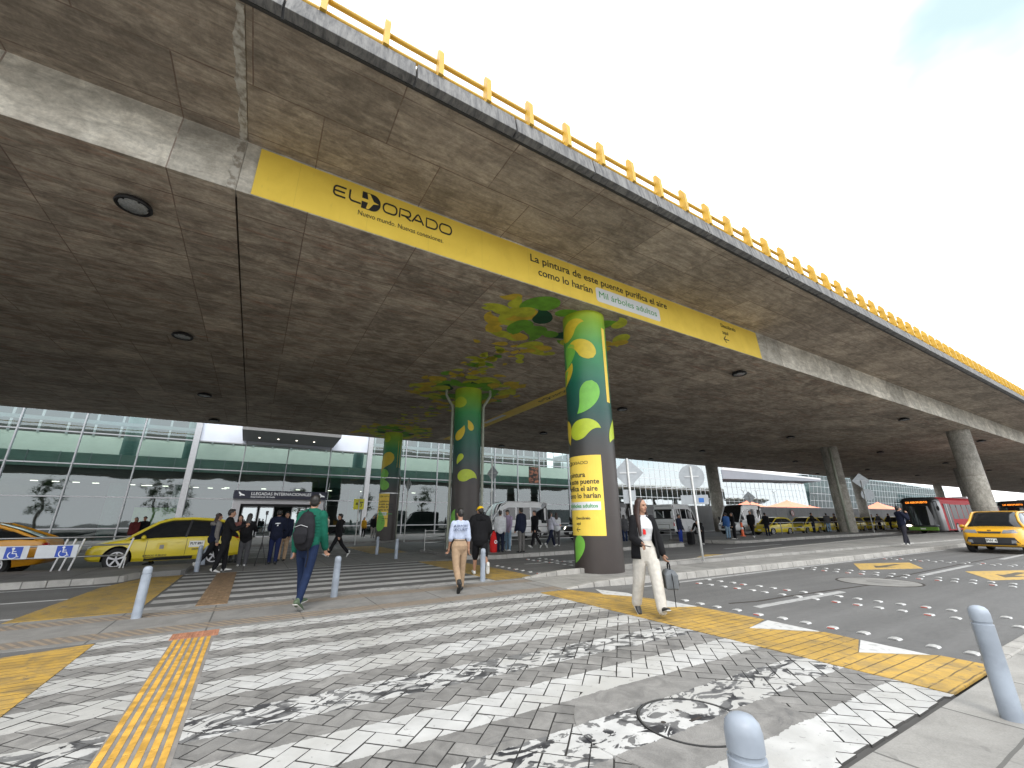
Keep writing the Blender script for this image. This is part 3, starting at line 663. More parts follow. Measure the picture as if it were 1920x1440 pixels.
MB_ = MB(); 
for i in range(3): MB_.add([(.64+.06*i, 4.8, .005), (.7+.06*i, 4.8, .005), (.7+.06*i, 7.3, .005), (.64+.06*i, 7.3, .005)], [(0, 1, 2, 3)])
MB_.map(f1).build('yellow_strip', M_BAN, c1, fix=False)
D2 = [('l', .18, 7.0, .72, 225, .6), ('l', .12, 5.55, .75, 205, -.6), ('l', .12, 5.7, .01, 0, 0), ('l', -.1, 3.15, .8, -60, -.4), ('g', -.4, 4.3, .5, 60, .4), ('g', .62, 4.0, .6, 250, .4), ('y', -.15, 1.85, .01, 0, 0)]
D2 = [('l', -.08, 7.0, .56, 165, .9), ('y', -.66, 5.2, .45, 40, .5), ('l', -.2, 4.45, .3, 230, .3), ('l', -.42, 3.3, .56, 25, -.95), ('g', -.72, 1.0, .5, 90, -.5), ('y', .2, 5.6, .3, 100, .4)]
c2, a2, f2 = wrap_column(8.7, 18.9, 'middle bridge column wrapped in green leaf print with drain pipes', True, D2)
M_PIPE = plain('drain_pipe', (.32, .34, .28), .5, .1, .1)
for sg in (-1, 1):
    aa = a2+sg*1.45*1.0; ux, uy = math.cos(aa), math.sin(aa); r0 = CRAD+.09
    mt = MB().tube([(ux*(r0+.35), uy*(r0+.35), 7.9), (ux*(r0+.35), uy*(r0+.35), 7.55), (ux*(r0+.15), uy*(r0+.15), 7.2), (ux*r0, uy*r0, 6.95), (ux*r0, uy*r0, 3.5), (ux*r0, uy*r0, .1)], [.07], 12)
    mt.build('drain_pipe', M_WRAP if False else M_PIPE, c2, smooth=True)
D3 = [('y', .05, 5.0, .9, 205, .6), ('g', -.2, 3.8, .7, 170, .5), ('l', -.1, 2.9, .7, 150, -.5), ('g', -.4, .8, .8, 90, .5), ('l', -.3, 6.6, .5, 160, .5)]
D3 = [('y', .10, 6.15, .95, 215, .7), ('g', -.15, 4.75, .85, 190, .3), ('g', -.05, 3.75, .7, 160, -.4), ('g', -.6, .7, .8, 80, .5), ('l', -.35, 7.1, .6, 120, .5)]
c3, a3, f3 = wrap_column(8.43, 31.9, 'far bridge column wrapped in green leaf print before the glass hall', True, D3)
poster(c3, f3, -.95, .05, 1.0, 3.3); 
b = MB(); b.add([(.42, 5.2, .005), (.7, 5.2, .005), (.7, 7.2, .005), (.42, 7.2, .005)], [(0, 1, 2, 3)]); b.map(f3).build('yellow_strip', M_BAN, c3, fix=False)
for hh in (3.3, 4.4): MB().lathe([(CRAD+.002, hh), (CRAD+.03, hh), (CRAD+.03, hh+.06), (CRAD+.002, hh+.06)], 32, hollow=True).build('steel_strap', M_STEEL, c3)
MB().cyl((.66, -.32, .1), (.66, -.32, 4.6), .05, 10).build('drain_pipe', M_PIPE, c3, smooth=True)
nm_ = {(48, 9.7): 'bare concrete bridge column beside the red bus', (48, 18.9): 'bare concrete bridge column in front of the parked taxis with a pipe on its left side', (48, 31.8): 'bare concrete bridge column rising behind the fence left of the white canopy roof',
       (88, 9.7): 'distant bridge column at the right edge behind the dark bus', (88, 18.9): 'distant bridge column standing right behind the red bus', (88, 31.8): 'bare bridge column behind the fence by the orange tents'}
for (x_, y_), lb in nm_.items():
    o = big_column(x_, y_, False, lb)
    if (x_, y_) == (48, 18.9):
        MB().cyl((-.62, -.3, .1), (-.62, -.3, 7.9), .1, 12).build('drain_pipe', M_PIPE, o, smooth=True)
for x_, y_, lb in ((128, 9.7, 'farthest front bridge column'), (128, 18.9, 'farthest middle bridge column'), (128, 31.8, 'farthest rear bridge column left of the bus roof'), (-32, 9.7, None), (-32, 18.9, None), (-32, 31.8, None)):
    if lb: big_column(x_, y_, False, lb)

# leaf mural on the soffit round the column heads
def mural(cx, cy, label, n_scatter, spill):
    mbs = [MB() for _ in range(4)]; z_ = 7.852+dz(cx)
    for ring_, (r0, n, sz, ks) in enumerate(((.95, 9, .62, (2, 3, 2)), (1.35, 13, .7, (2, 2, 0, 2)), (1.8, 16, .72, (2, 0, 0, 1)), (2.25, 19, .62, (0, 1, 0, 0)), (2.75, 20, .48, (0, 1, 1)))):
        for i in range(n):
            a = 2*PI*(i+R.uniform(-.3, .3))/n+ring_*.3; rr = r0+R.uniform(-.2, .2)
            if ring_ > 3 and R.random() < .35: continue
            if cy+rr*math.sin(a) < 9.15: continue
            drop(mbs[ks[i % len(ks)]], cx+rr*math.cos(a), cy+rr*math.sin(a), sz*R.uniform(.65, 1.05), a+R.choice((1.2, -1.2, 2))+R.uniform(-.5, .5), R.choice((-1, 1))*R.uniform(.4, 1), -.004-.0009*R.random()*5, 0, R.uniform(.9, 1.3))
    for i in range(n_scatter):
        tt = R.random(); x_ = cx+spill[0]*tt+R.gauss(0, .55); y_ = cy+spill[1]*tt+R.gauss(0, .55)
        if math.hypot(x_-cx, y_-cy) < 2.7 or y_ < 9.1: continue
        drop(mbs[R.choice((0, 1, 1, 0, 2))], x_, y_, R.uniform(.14, .38), R.uniform(0, 6.3), R.uniform(-1, 1), -.005, 0, 1.1)
    for b_ in mbs:
        keep = []
        for q0 in range(0, len(b_.v), 189):
            if min(v[1] for v in b_.v[q0:q0+189]) > 8.68: keep.append(q0)
        nb = MB()
        for q0 in keep: nb.add([tuple(v) for v in b_.v[q0:q0+189]], [tuple(i-q0 for i in f) for f in b_.f if q0 <= f[0] < q0+189])
        b_.v, b_.f, b_.mi = nb.v, nb.f, nb.mi
    o = thing('leaf_mural', label, 'mural')
    for b_, m_ in zip(mbs, M_CEILP):
        if b_.v: b_.v = [(p[0], p[1], 7.852+dz(p[0])+p[2]) for p in b_.v]; b_.build('painted_leaves', m_, o, fix=False)
mural(8.4, 9.6+.45, 'mural of green and yellow leaves on the ceiling round the front column', 70, (-1.2, 6.6))
mural(8.7, 18.9, 'mural of green and yellow leaves on the ceiling round the middle column', 40, (-.5, 9))
mural(8.4, 31.2, 'mural of leaves on the ceiling round the far column', 12, (0, -6))

# banner on the edge girder
def gmap(x, h):      # x along bridge, h from the lower edge
    return Vector((x, YB+h*.0455, 7.85+dz(x)+h))
def gm(off): return lambda p: gmap(p.x, p.y)+Vector((0, -(off+p.z), 0))
BX0, BX1 = -1.08, 17.75
ban = thing('banner', 'long yellow banner with the airport wordmark on the bridge girder', 'banner')
b = MB(); n = 24
for i in range(n):
    xa, xb = BX0+(BX1-BX0)*i/n, BX0+(BX1-BX0)*(i+1)/n
    b.add([(xa, .015, 0), (xb, .015, 0), (xb, 1.27, 0), (xa, 1.27, 0), (xa, .015, -.008), (xb, .015, -.008), (xb, 1.27, -.008), (xa, 1.27, -.008)], [(0, 1, 2, 3), (0, 4, 5, 1), (2, 6, 7, 3)])
b.map(gm(.014)).build('sheet', M_BAN, ban, fix=False)
def gx_at(px, py):     # girder coordinates of a pixel
    d = _fw*CF+_r*(px-960)-_u*(py-720); k = YB/d.y; p = Vector((0, 0, CH))+d*k; return p.x, p.z-7.85-dz(p.x)
def fit(body, x0, x1, y, size, bold, mb, sy=1.):
    t_ = text_mb(body, size, bold, .001); w_ = max(v[0] for v in t_.v)-min(v[0] for v in t_.v); mn = min(v[0] for v in t_.v); k_ = (x1-x0)/w_
    mb.add([(x0+(v[0]-mn)*k_, y+v[1]*sy, .005+v[2]) for v in t_.v], t_.f)
b = MB(); logo(b, Matrix.Translation((.43, .735, .005))@Matrix.Diagonal((1, 1.28, 1, 1)), .722, 0, 1)
b.map(gm(.016)).build('wordmark', [M_INK, M_BAN], ban, fix=False)
b = MB(); fit('Nuevo mundo. Nuevas conexiones.', 1.0, 3.13, .40, .20, .0, b); b.map(gm(.016)).build('text_line', M_INK, ban, fix=False)
for a_ in (('La pintura de este puente purifica el aire', 5.86, 11.86, .84), ('como lo harían', 6.12, 8.22, .42)):
    b = MB(); fit(*a_, .36, .004, b); b.map(gm(.016)).build('text_line', M_INK, ban, fix=False)
b = MB(); poly = arc(8.47, .29, .1, .1, 180, 270, 5)+arc(11.28, .29, .1, .1, 270, 360, 5)+arc(11.28, .62, .1, .1, 0, 90, 5)+arc(8.47, .62, .1, .1, 90, 180, 5); b.prism(poly, .002, .004)
b.map(gm(.016)).build('text_panel', M_WHT, ban, fix=False)
b = MB(); fit('Mil árboles adultos', 8.5, 11.22, .36, .34, .0, b); b.map(gm(.018)).build('text_line', M_INKG, ban, fix=False)
for a_ in (('Descúbrelo', 15.15, 16.15, .93), ('aquí', 15.15, 15.55, .62)):
    b = MB(); fit(*a_, .24, .001, b); b.map(gm(.016)).build('text_line', M_INK, ban, fix=False)
b = MB()
ribbon(b, [(15.15, .38), (15.5, .38)], .04, .004, .006); ribbon(b, [(15.3, .52), (15.15, .38), (15.3, .24)], .04, .004, .006)
b.map(gm(.016)).build('arrow', M_INK, ban, fix=False)
# crosswise banner under the soffit
p0, p1 = G(900, 800, 7.84), G(1062, 733, 7.84)
bn2 = thing('banner', 'dark yellow banner crossing the bridge ceiling between the wrapped columns', 'banner')
d = (p1-p0).normalized(); L2 = (p1-p0).length; nrm = Vector((-d.y, d.x, 0)); O = p0-d*6; L2 += 6.4
def cm(p): q = O+d*p.x+nrm*(p.y-.45); return Vector((q.x, q.y, 7.846+dz(q.x)-p.z))
b = MB(); b.add([(0, 0, 0), (L2, 0, 0), (L2, .9, 0), (0, .9, 0), (0, 0, .01), (L2, 0, .01), (L2, .9, .01), (0, .9, .01)], [(4, 5, 6, 7), (0, 1, 5, 4), (2, 3, 7, 6)]); b.map(cm).build('sheet', M_BAN, bn2, fix=False)
b = MB(); logo(b, Matrix.Translation((L2-2.9, .35, .014)), .66, 0, 1); b.map(cm).build('wordmark', [M_INK, M_BAN], bn2, fix=False); b = MB(); fit('La pintura de este puente purifica el aire', L2-9, L2-4.4, .52, .3, .006, b); fit('como lo harían', L2-6.4, L2-4.6, .16, .3, .006, b)
b.map(cm).build('text_line', [M_INK, M_BAN], bn2, fix=False)
b = MB(); b.prism(rect(L2-9.3, .1, L2-6.6, .42), .012, .016); b.map(cm).build('text_panel', M_WHT, bn2, fix=False)

# ceiling lights
M_BLK = plain('black_metal', (.018, .018, .02), .45, .2, 0); M_LENS = plain('lamp_glass', (.3, .31, .31), .2, 0, .2, 30)
def ceil_light():
    o = thing('ceiling_light', 'x', 'light', (0, 0, 0), 0, 'round lights under the bridge')
    MB().lathe([(.001, 0), (.17, 0), (.19, -.03), (.30, -.07), (.32, -.13), (.30, -.155), (.265, -.15), (.26, -.13), (.001, -.13)], 32).build('housing', M_BLK, o, smooth=40)
    MB().lathe([(.001, -.131), (.25, -.131), (.24, -.145), (.001, -.155)], 28).build('lens', M_LENS, o, smooth=True)
    b = MB()
    for i in range(6): a = i*PI/3; b.box((.255*math.cos(a), .255*math.sin(a), -.14), (.05, .03, .04), 0, Matrix.Rotation(a, 4, 'Z'))
    b.build('clips', M_BLK, o); return o
cl0 = ceil_light(); n = 0
for lx in (-3.15, 18.4, 38, 56.1, 76.4, 96):
    for ly in (10.05, 17.5, 25.9, 32.5):
        o = cl0 if n == 0 else copy_tree(cl0); o.location = (lx, ly, 7.853+dz(lx)); n += 1
        o['label'] = 'round ceiling lamp, row '+{10.05: 'nearest the edge girder', 17.5: 'second from the edge girder', 25.9: 'third from the edge girder', 32.5: 'nearest the glass hall'}[ly]+', '+{-3.15: 'left of joint', 18.4: 'second from left', 38: 'third from left', 56.1: 'fourth from left', 76.4: 'fifth from left', 96: 'far right'}[lx]

# ------------------------------------------------------------------ bollards
M_BOL = plain('bollard_grey_blue', (.26, .295, .345), .45, 0, .17, 5); M_BOLF = plain('bollard_foot', (.2, .21, .22), .6, .3)
def bollard(h=.74):
    b = MB(); b.lathe([(.064, 0), (.063, h*.83), (.055, h*.835), (.055, h*.85), (.061, h*.856), (.061, h*.93), (.055, h*.965), (.04, h*.988), (.018, h*.999), (.001, h)], 32)
    o = b.build('bollard', M_BOL, smooth=50); return o
bol = bollard(); bl = [((-1.29, 9.04), 'grey bollard beside the far crossing at the left, in front of the yellow ramp'), ((1.58, 9.35), 'grey bollard on the median just right of the man in the green jacket'), ((4.98, 9.71), 'grey bollard in front of the man in the yellow cap'),
      ((4.93, 1.22), 'large grey bollard near the right edge of the photo on the near pavement'), ((2.33, 1.32), 'grey bollard cut by the bottom edge, only its rounded top showing'), ((-1.18, 16.09), 'grey bollard by the yellow taxi, nearer of the two beside the group'), ((-1.21, 18.48), 'grey bollard by the yellow taxi, farther of the two beside the group'),
      ((1.57, 19.5), 'grey bollard behind the man with the backpack'), ((4.89, 19.7), 'grey bollard left of the middle pair, before the pole with the yellow sign'), ((4.99, 17.09), 'grey bollard left of the middle wrapped column')]
for i, (p, lb) in enumerate(bl):
    o = bol if i == 0 else copy_tree(bol); o.location = (*p, .0); tag(o, lb, 'bollard', 'grey bollards')
# put the lower one where the photo shows its top
pt = G(1388, 1336, .74); bpy.data.objects[bol.name]
[o for o in COL.objects if o.get('label', '').startswith('grey bollard cut')][0].location = (pt.x, pt.y, 0)

# ------------------------------------------------------------------ sign poles
M_SIGNB = plain('sign_back_aluminium', (.33, .35, .37), .45, .6, .08); M_POLE = plain('white_pole', (.62, .63, .62), .5, 0, .1); M_BLUE = plain('sticker_blue', (.02, .12, .4), .4, 0, 0)
def sign_pole(name, x, y, h, z0, label, shape, zc, size, rz, extra=None, cat='road sign'):
    o = thing(name, label, cat, (x, y, z0), rz)
    MB().cyl((0, 0, 0), (0, 0, h), .032, 12).build('pole', M_POLE, o, smooth=True)
    b = MB(); Mx = Matrix.Translation((0, .045, zc))@Matrix.Rotation(PI/2, 4, 'X')
    if shape == 'diamond': b.prism([(-size, 0), (0, -size), (size, 0), (0, size)], -.004, .004, 0, Mx)
    elif shape == 'round': b.prism([(size*math.cos(2*PI*i/32), size*math.sin(2*PI*i/32)) for i in range(32)], -.004, .004, 0, Mx)
    elif shape == 'square': b.prism(rect(-size, -size*1.0, size, size*1.0), -.004, .004, 0, Mx)
    p = b.build('sign_plate', M_SIGNB if shape != 'square' else plain('sign_yellow', (.65, .62, .03), .5, 0, 0), o)
    if shape != 'square': MB().b2((-size*.55, .015, zc-.02), (size*.55, .04, zc+.02)).build('bracket', M_GAL, o)
    if extra: extra(o)
    return o
def ex1(o):
    MB().b2((-.2, .042, 1.72), (.0, .05, 2.12)).b2((0.04, .042, 1.78), (.17, .05, 2.1)).build('small_plate', M_SIGNB, o)
sign_pole('sign_pole', 9.66, 9.19, 3.05, .13, 'white pole with the grey back of a diamond sign, beside the front wrapped column', 'diamond', 2.62, .46, math.radians(-38), ex1)
def ex2(o):
    MB().b2((-.42, .042, 1.72), (.42, .05, 2.02)).build('small_plate', M_SIGNB, o); MB().b2((.12, .036, 1.78), (.28, .041, 1.92)).build('blue_sticker', M_BLUE, o)
sign_pole('sign_pole', 12.46, 9.03, 2.95, .13, 'white pole with a round sign back above a plate with blue sticker', 'round', 2.62, .40, math.radians(-50), ex2)
def ex3(o): MB().b2((-.13, .03, 1.95), (.13, .05, 2.55)).build('small_plate', M_SIGNB, o)
sign_pole('sign_pole', 9.27, 17.28, 4.0, .13, 'thin pole with a diamond sign behind the man in the yellow cap', 'diamond', 3.35, .38, math.radians(-75), ex3)
sign_pole('sign_pole', 9.29, 30.17, 4.2, .0, 'distant thin pole with an edge-on diamond sign before the glass hall', 'diamond', 3.9, .5, math.radians(-80))
def ex4(o):
    b = MB(); fr = -.0485
    MB().prism([(-.09, .02), (.0, .2), (.09, .02)], 0, .002, 0, Matrix.Translation((-.12, .04-.0, 2.36))@Matrix.Rotation(PI/2, 4, 'X')).b2((.05, .03, 2.5), (.26, .0392, 2.56)).build('symbol', M_INK, o)
    tb = text_mb('3', .3, .004, .001, M=Matrix.Translation((.06, .0385, 2.26))@Matrix.Rotation(PI/2, 4, 'X')); tb.build('number', M_INK, o, fix=False)
sign_pole('sign_pole', *(G(665, 1022)[:2]), 2.7, 0, 'white pole with a small yellow information sign by the hall entrance', 'square', 2.42, .32, 0, ex4)
p = G(1371, 1006); sign_pole('sign_pole', 45, 26, 3.75, 0, 'distant diamond sign standing before the fence left of the bare column', 'diamond', 3.55, .62, math.radians(-40))
sign_pole('sign_pole', 47.5, 16.8, 4.6, .1, 'diamond and round signs on a pole right of the bare column with pipe', 'diamond', 4.55, .68, math.radians(-50), lambda o: MB().prism([(.5*math.cos(2*PI*i/28), .5*math.sin(2*PI*i/28)) for i in range(28)], -.004, .004, 0, Matrix.Translation((0.25, .045, 3.3))@Matrix.Rotation(PI/2, 4, 'X')).build('round_plate', M_SIGNB, o))

# ------------------------------------------------------------------ steel barriers
def barrier(label, x0, x1, y, n, bars, z0, h=.95, slant=0.):
    o = thing('barrier', label, 'barrier', (x0, y, z0)); L = x1-x0
    for zz in bars: MB().cyl((0, 0, zz), (L, 0, zz), .024, 10).build('bar', M_STEEL, o, smooth=True)
    for i in range(n): 
        x = L*i/(n-1); MB().b2((x-.012, -.03, 0), (x+.012, .03, h)).build('post', M_STEEL, o)
    return o
barrier('long polished steel barrier along the kerb behind the waiting people', 11.9, 24.5, 20.0, 9, (.93, .62, .3), .12, .95)
barrier('short polished steel barrier left of the middle wrapped column', 6.9, 7.9, 19.3, 2, (.85, .6, .35), .1, .9)
barrier('steel barrier in front of the parked taxis beyond the column', 37, 60, 20.2, 13, (.93, .5), .12, .95)
bo = barrier('steel barrier with wheelchair panels in front of the orange taxi', -10, -3.05, 17.25, 3, (.88, .66, .36), .12, .3)
M_PAN = plain('panel_white', (.62, .64, .66), .4, 0, .05); M_PBL = plain('wheelchair_blue', (.02, .07, .42), .4, 0, 0)
def wheelchair(mb, M):
    mb.prism([(.0+.035*math.cos(a/8*PI), .145+.035*math.sin(a/8*PI)) for a in range(16)], 0, .002, 0, M)
    ribbon(mb, [(0, .11), (.005, .0), (.09, .0), (.13, -.1), (.16, -.095)], .03, 0, .002, 0, M); ribbon(mb, [(.0, .06), (.08, .06)], .022, 0, .002, 0, M)
    ribbon(mb, arc(.02, -.04, .105, .105, 130, 340, 12), .024, 0, .002, 0, M)
for i in range(5):
    xx = -1.5-i*.98+6.95; pz = .52
    pn = MB().b2((xx-.42, -.06, pz-.17), (xx+.42, -.045, pz+.17)).build('panel', M_PAN, bo, bevel=.01)
    MB().b2((xx-.02, -.066, pz-.145), (xx+.30, -.0605, pz+.145)).build('blue_field', M_PBL, pn)
    w_ = MB(); wheelchair(w_, Matrix.Translation((xx+.12, -.0665, pz-.02))@Matrix.Rotation(PI/2, 4, 'X')@Matrix.Scale(.85, 4)); w_.build('wheelchair_symbol', M_WHT, pn)
for xx in (5.5, 5.67, 5.85, 6.93):
    MB().box((xx, 0, .36), (.04, .06, .98), 0, Matrix.Rotation(.18, 4, 'Y')).build('post', M_STEEL, bo)

# ------------------------------------------------------------------ glass hall
def glass_mat(name, tint, refl, rough=.02, base=.02):
    m = bpy.data.materials.new(name); m.use_nodes = True; nt = m.node_tree; nt.nodes.clear()
    o = nt.nodes.new('ShaderNodeOutputMaterial'); tr = nt.nodes.new('ShaderNodeBsdfTransparent'); tr.inputs[0].default_value = (*tint, 1)
    gl = nt.nodes.new('ShaderNodeBsdfGlossy'); gl.inputs['Color'].default_value = (.74, .80, .81, 1); gl.inputs['Roughness'].default_value = rough
    mx = nt.nodes.new('ShaderNodeMixShader'); lw = nt.nodes.new('ShaderNodeFresnel'); lw.inputs[0].default_value = 1.5
    ad = nt.nodes.new('ShaderNodeMath'); ad.operation = 'MULTIPLY_ADD'; ad.inputs[1].default_value = .8; ad.inputs[2].default_value = refl
    g = nt.nodes.new('ShaderNodeNewGeometry'); nz = nt.nodes.new('ShaderNodeTexNoise'); nz.inputs['Scale'].default_value = .5; nz.inputs['Detail'].default_value = 1
    bp = nt.nodes.new('ShaderNodeBump'); bp.inputs['Strength'].default_value = .6; bp.inputs['Distance'].default_value = .012
    L = nt.links.new; L(g.outputs['Position'], nz.inputs[0]); L(nz.outputs[0], bp.inputs['Height']); L(bp.outputs[0], gl.inputs['Normal'])
    L(lw.outputs[0], ad.inputs[0]); L(ad.outputs[0], mx.inputs[0]); L(tr.outputs[0], mx.inputs[1]); L(gl.outputs[0], mx.inputs[2]); L(mx.outputs[0], o.inputs[0])
    return m
M_GL = glass_mat('green_glass', (.60, .73, .69), .12); M_GL2 = glass_mat('pale_glass', (.5, .66, .66), .34)
M_MUL = plain('mullion_grey', (.36, .37, .39), .45, .3, .05); M_MULW = plain('fin_grey', (.42, .43, .45), .5, .1, .06)
M_WPNL = plain('white_cladding', (.62, .66, .74), .5, 0, .04, .8); M_INTW = plain('interior_wall_green', (.62, .66, .61), .8, 0, .05, .5); M_INTD = plain('interior_dark', (.035, .04, .04), .8, 0, .2, 1); M_INTF = plain('interior_floor', (.2, .2, .19), .5, 0, .1, 1)
M_TEAL = plain('interior_teal_panel', (.2, .29, .255), .5, 0, .1, 1); M_CAN = plain('canopy_grey', (.3, .3, .3), .6, 0, .05); M_CANU = plain('canopy_under', (.1, .1, .1), .7, 0, .05)
t = T('ceiling_spot', (1, 1, 1)); t.b.inputs['Emission Color'].default_value = (1, .93, .78, 1); t.b.inputs['Emission Strength'].default_value = 2; M_SPOT = t.m
t = T('screen', (.02, .02, .02)); x, y, z = t.pos(); k = t.noise(2.5, 3); t.put(t.b.inputs['Emission Color'], t.mix(t.ramp(k, .45, .6), (.02, .02, .025), (.35, .12, .08))); t.b.inputs['Emission Strength'].default_value = .8; M_SCR = t.m
hall = thing('terminal_hall', 'glass terminal hall with green tinted panes, grey mullions and an entrance for arrivals', 'building', (0, 0, 0))
FY = 45.
XL, XR = -48, 42
xs = [XL, -44.2, -40.7, -37.2, -33.7, -30.2, -26.7, -23.2, -19.7, -16.15, -12.6, -8.93, -5.3, -1.55, 1.98, 5.74, 9.5, 13.4, 17.1, 20.8, 24.5, 27.8, 31.1, 35.9, XR]
zs = [.1, .98, 3.32, 5.76, 8.2, 10.6, 13.]
for i, (xa, xb) in enumerate(zip(xs, xs[1:])):
    for j, (za, zb) in enumerate(zip(zs, zs[1:])):
        if -5.4 < xa < 9.4 and za > 8: continue
        if -1.6 < xa < 5.7 and za < 3: continue
        jit = R.uniform(-.006, .006)
        b = MB(); b.add([(xa, FY+jit, za), (xb, FY-jit, za), (xb, FY-jit*.5, zb), (xa, FY+jit*.5, zb)], [(0, 1, 2, 3)])
        b.build('glass_pane', M_GL, hall, fix=False)
b = MB()
for z_ in zs[1:]: b.b2((XL, FY-.09, z_-.045), (XR, FY+.05, z_+.045))
b.build('transom', M_MUL, hall)
for x_ in xs:
    big = abs(x_+5.3) < .1 or abs(x_-9.5) < .1
    if -1.6 < x_-.5 < 4: MB().b2((x_-.04, FY-.14, 4.05), (x_+.04, FY+.1, 8.2)).build('mullion', M_MUL, hall)
    else: MB().b2((x_-(.2 if big else .04), FY-(.3 if big else .14), 0), (x_+(.24 if big else .04), FY+(.25 if big else .1), 13)).build('mullion', M_MULW if big else M_MUL, hall)
for x0_, x1_ in ((-5.05, -1.9), (6.0, 9.25)): MB().b2((x0_, FY-.02, 8.25), (x1_, FY+.1, 13)).build('white_cladding', M_WPNL, hall)
MB().b2((-1.9, FY-.02, 8.25), (6.0, FY+.1, 13)).build('white_cladding', M_WPNL, hall)
cn = MB(); cn.rings([[(-1.9, FY, 8.5), (-1.9, FY-4.4, 8.75), (-1.9, FY-4.6, 9.6), (-1.9, FY, 9.9)], [(5.9, FY, 8.5), (5.9, FY-4.4, 8.75), (5.9, FY-4.6, 9.6), (5.9, FY, 9.9)]]); cno = cn.build('canopy', M_CAN, hall)
b = MB()
for x_ in (-.6, .9, 2.4, 3.9): b.cyl((x_, FY-1.8, 8.56), (x_, FY-1.8, 8.62), .07, 12)
b.build('spotlight', M_SPOT, cno)
# entrance: sign box, white portal, sliding doors
M_NAVY = plain('sign_navy', (.012, .014, .03), .4, 0, 0); M_PORT = plain('portal_white', (.34, .34, .36), .5, 0, .04)
sg = MB().b2((-1.75, FY-.75, 3.36), (5.75, FY-.1, 4.05)).build('entrance_sign', M_NAVY, hall)
Ms = Matrix.Translation((-.45, FY-.753, 3.66))@Matrix.Rotation(PI/2, 4, 'X')
b = text_mb('LLEGADAS INTERNACIONALES', .36, .003, .002, sx=.97, M=Ms); b.build('sign_text', M_WHT, sg, fix=False)
b = text_mb('International Arrivals', .22, .001, .002, M=Matrix.Translation((-.45, FY-.753, 3.44))@Matrix.Rotation(PI/2, 4, 'X')); b.build('sign_text', M_WHT, sg, fix=False)
for sx_ in (-1.15, 5.35):
    b = MB(); b.prism([(-.25, .2), (-.18, .2), (0, .03), (.18, -.02), (.26, -.1), (.2, -.13), (.0, -.09), (-.08, -.16), (-.15, -.14), (-.12, -.03), (-.22, .08)], 0, .004, 0, Matrix.Translation((sx_, FY-.753, 3.72))@Matrix.Rotation(PI/2, 4, 'X')); b.build('plane_symbol', M_WHT, sg)
b = MB(); b.b2((-1.7, FY-.6, 2.92), (5.6, FY, 3.34)); b.b2((-1.7, FY-.6, 0), (-1.1, FY, 2.92)); b.b2((5.0, FY-.6, 0), (5.6, FY, 2.92)); b.build('portal', M_PORT, hall)
for x_ in (-.9, .4, 3.0, 4.2): 
    dr = MB().b2((x_, FY-.2, .05), (x_+.06, FY-.12, 2.7)).b2((x_+1.1, FY-.2, .05), (x_+1.16, FY-.12, 2.7)).b2((x_, FY-.2, 2.6), (x_+1.16, FY-.12, 2.7)).b2((x_, FY-.2, .05), (x_+1.16, FY-.12, .2)).build('sliding_door', M_MUL, hall)
    b = MB(); b.add([(x_+.06, FY-.16, .2), (x_+1.1, FY-.16, .2), (x_+1.1, FY-.16, 2.6), (x_+.06, FY-.16, 2.6)], [(0, 1, 2, 3)]); b.build('door_glass', M_GL2, dr, fix=False)
MB().b2((-1.1, FY-.1, 2.68), (5.0, FY+.1, 2.95)).build('door_header', M_BLK, hall)
# interior
b = MB(); b.b2((XL, FY+1.2, 4.6), (XR, FY+14, 5.6)); b.build('upper_floor', M_INTD, hall)
b = MB(); b.b2((XL, FY+1.1, 5.6), (XR, FY+1.2, 6.75)); b.build('upper_parapet', M_TEAL, hall)
MB().b2((XL, FY+13, 5.6), (XR, FY+13.3, 9.3)).build('interior_wall', M_INTW, hall); MB().b2((XL, FY+7, 0.0), (XR, FY+7.3, 4.6)).build('interior_wall', M_INTD, hall)
MB().b2((XL, FY+6.8, 6.9), (XR, FY+7.0, 9.0)).build('upper_wall', M_INTW, hall); MB().b2((XL, FY+2.0, 9.3), (XR, FY+2.3, 9.6)).b2((XL, FY+1.5, 11.2), (XR, FY+1.7, 11.35)).build('beam', M_MUL, hall)
b = MB(); x_ = XL
while x_ < XR: b.b2((x_, FY+6.7, 9.), (x_+.15, FY+6.8, 13)); b.b2((x_, FY+1.05, 5.6), (x_+.06, FY+1.1, 6.8)); x_ += 1.8
b.build('interior_posts', M_MUL, hall); 
for x_ in (-22, -10.2, -5.9, 9., 23): MB().cyl((x_, FY+3, 0), (x_, FY+3, 13), .55, 20).build('interior_column', plain('interior_column', (.1, .2, .18), .6, 0, .1), hall, smooth=True)
b = MB()
for i in range(12): b.b2((-15+i*1.1-.2, FY+2+i*.35, 4.53), (-15+i*1.1+.2, FY+2.12+i*.35, 4.57))
for i in range(9): b.b2((-9+i*3.1, FY+4.5, 4.53), (-8.6+i*3.1, FY+4.7, 4.57))
b.build('ceiling_spotlight', M_SPOT, hall)
MB().b2((XL, FY, -.05), (XR, FY+14, .1)).build('floor', M_INTF, hall); MB().b2((30.2, FY+1.0, 6.), (32.0, FY+1.1, 8.1)).build('screen', M_SCR, hall); MB().b2((-8.6, FY+2., 1.2), (-5.8, FY+2.1, 2.6)).build('advert', plain('advert_green', (.12, .3, .05), .6, 0, .2, 2), hall)
MB().b2((XL, FY+13.3, 0), (XR, FY+13.6, 13)).build('rear_wall', M_INTD, hall); MB().b2((XL, FY-.05, 13), (XR, FY+1., 13.5)).build('roof', M_CAN, hall)

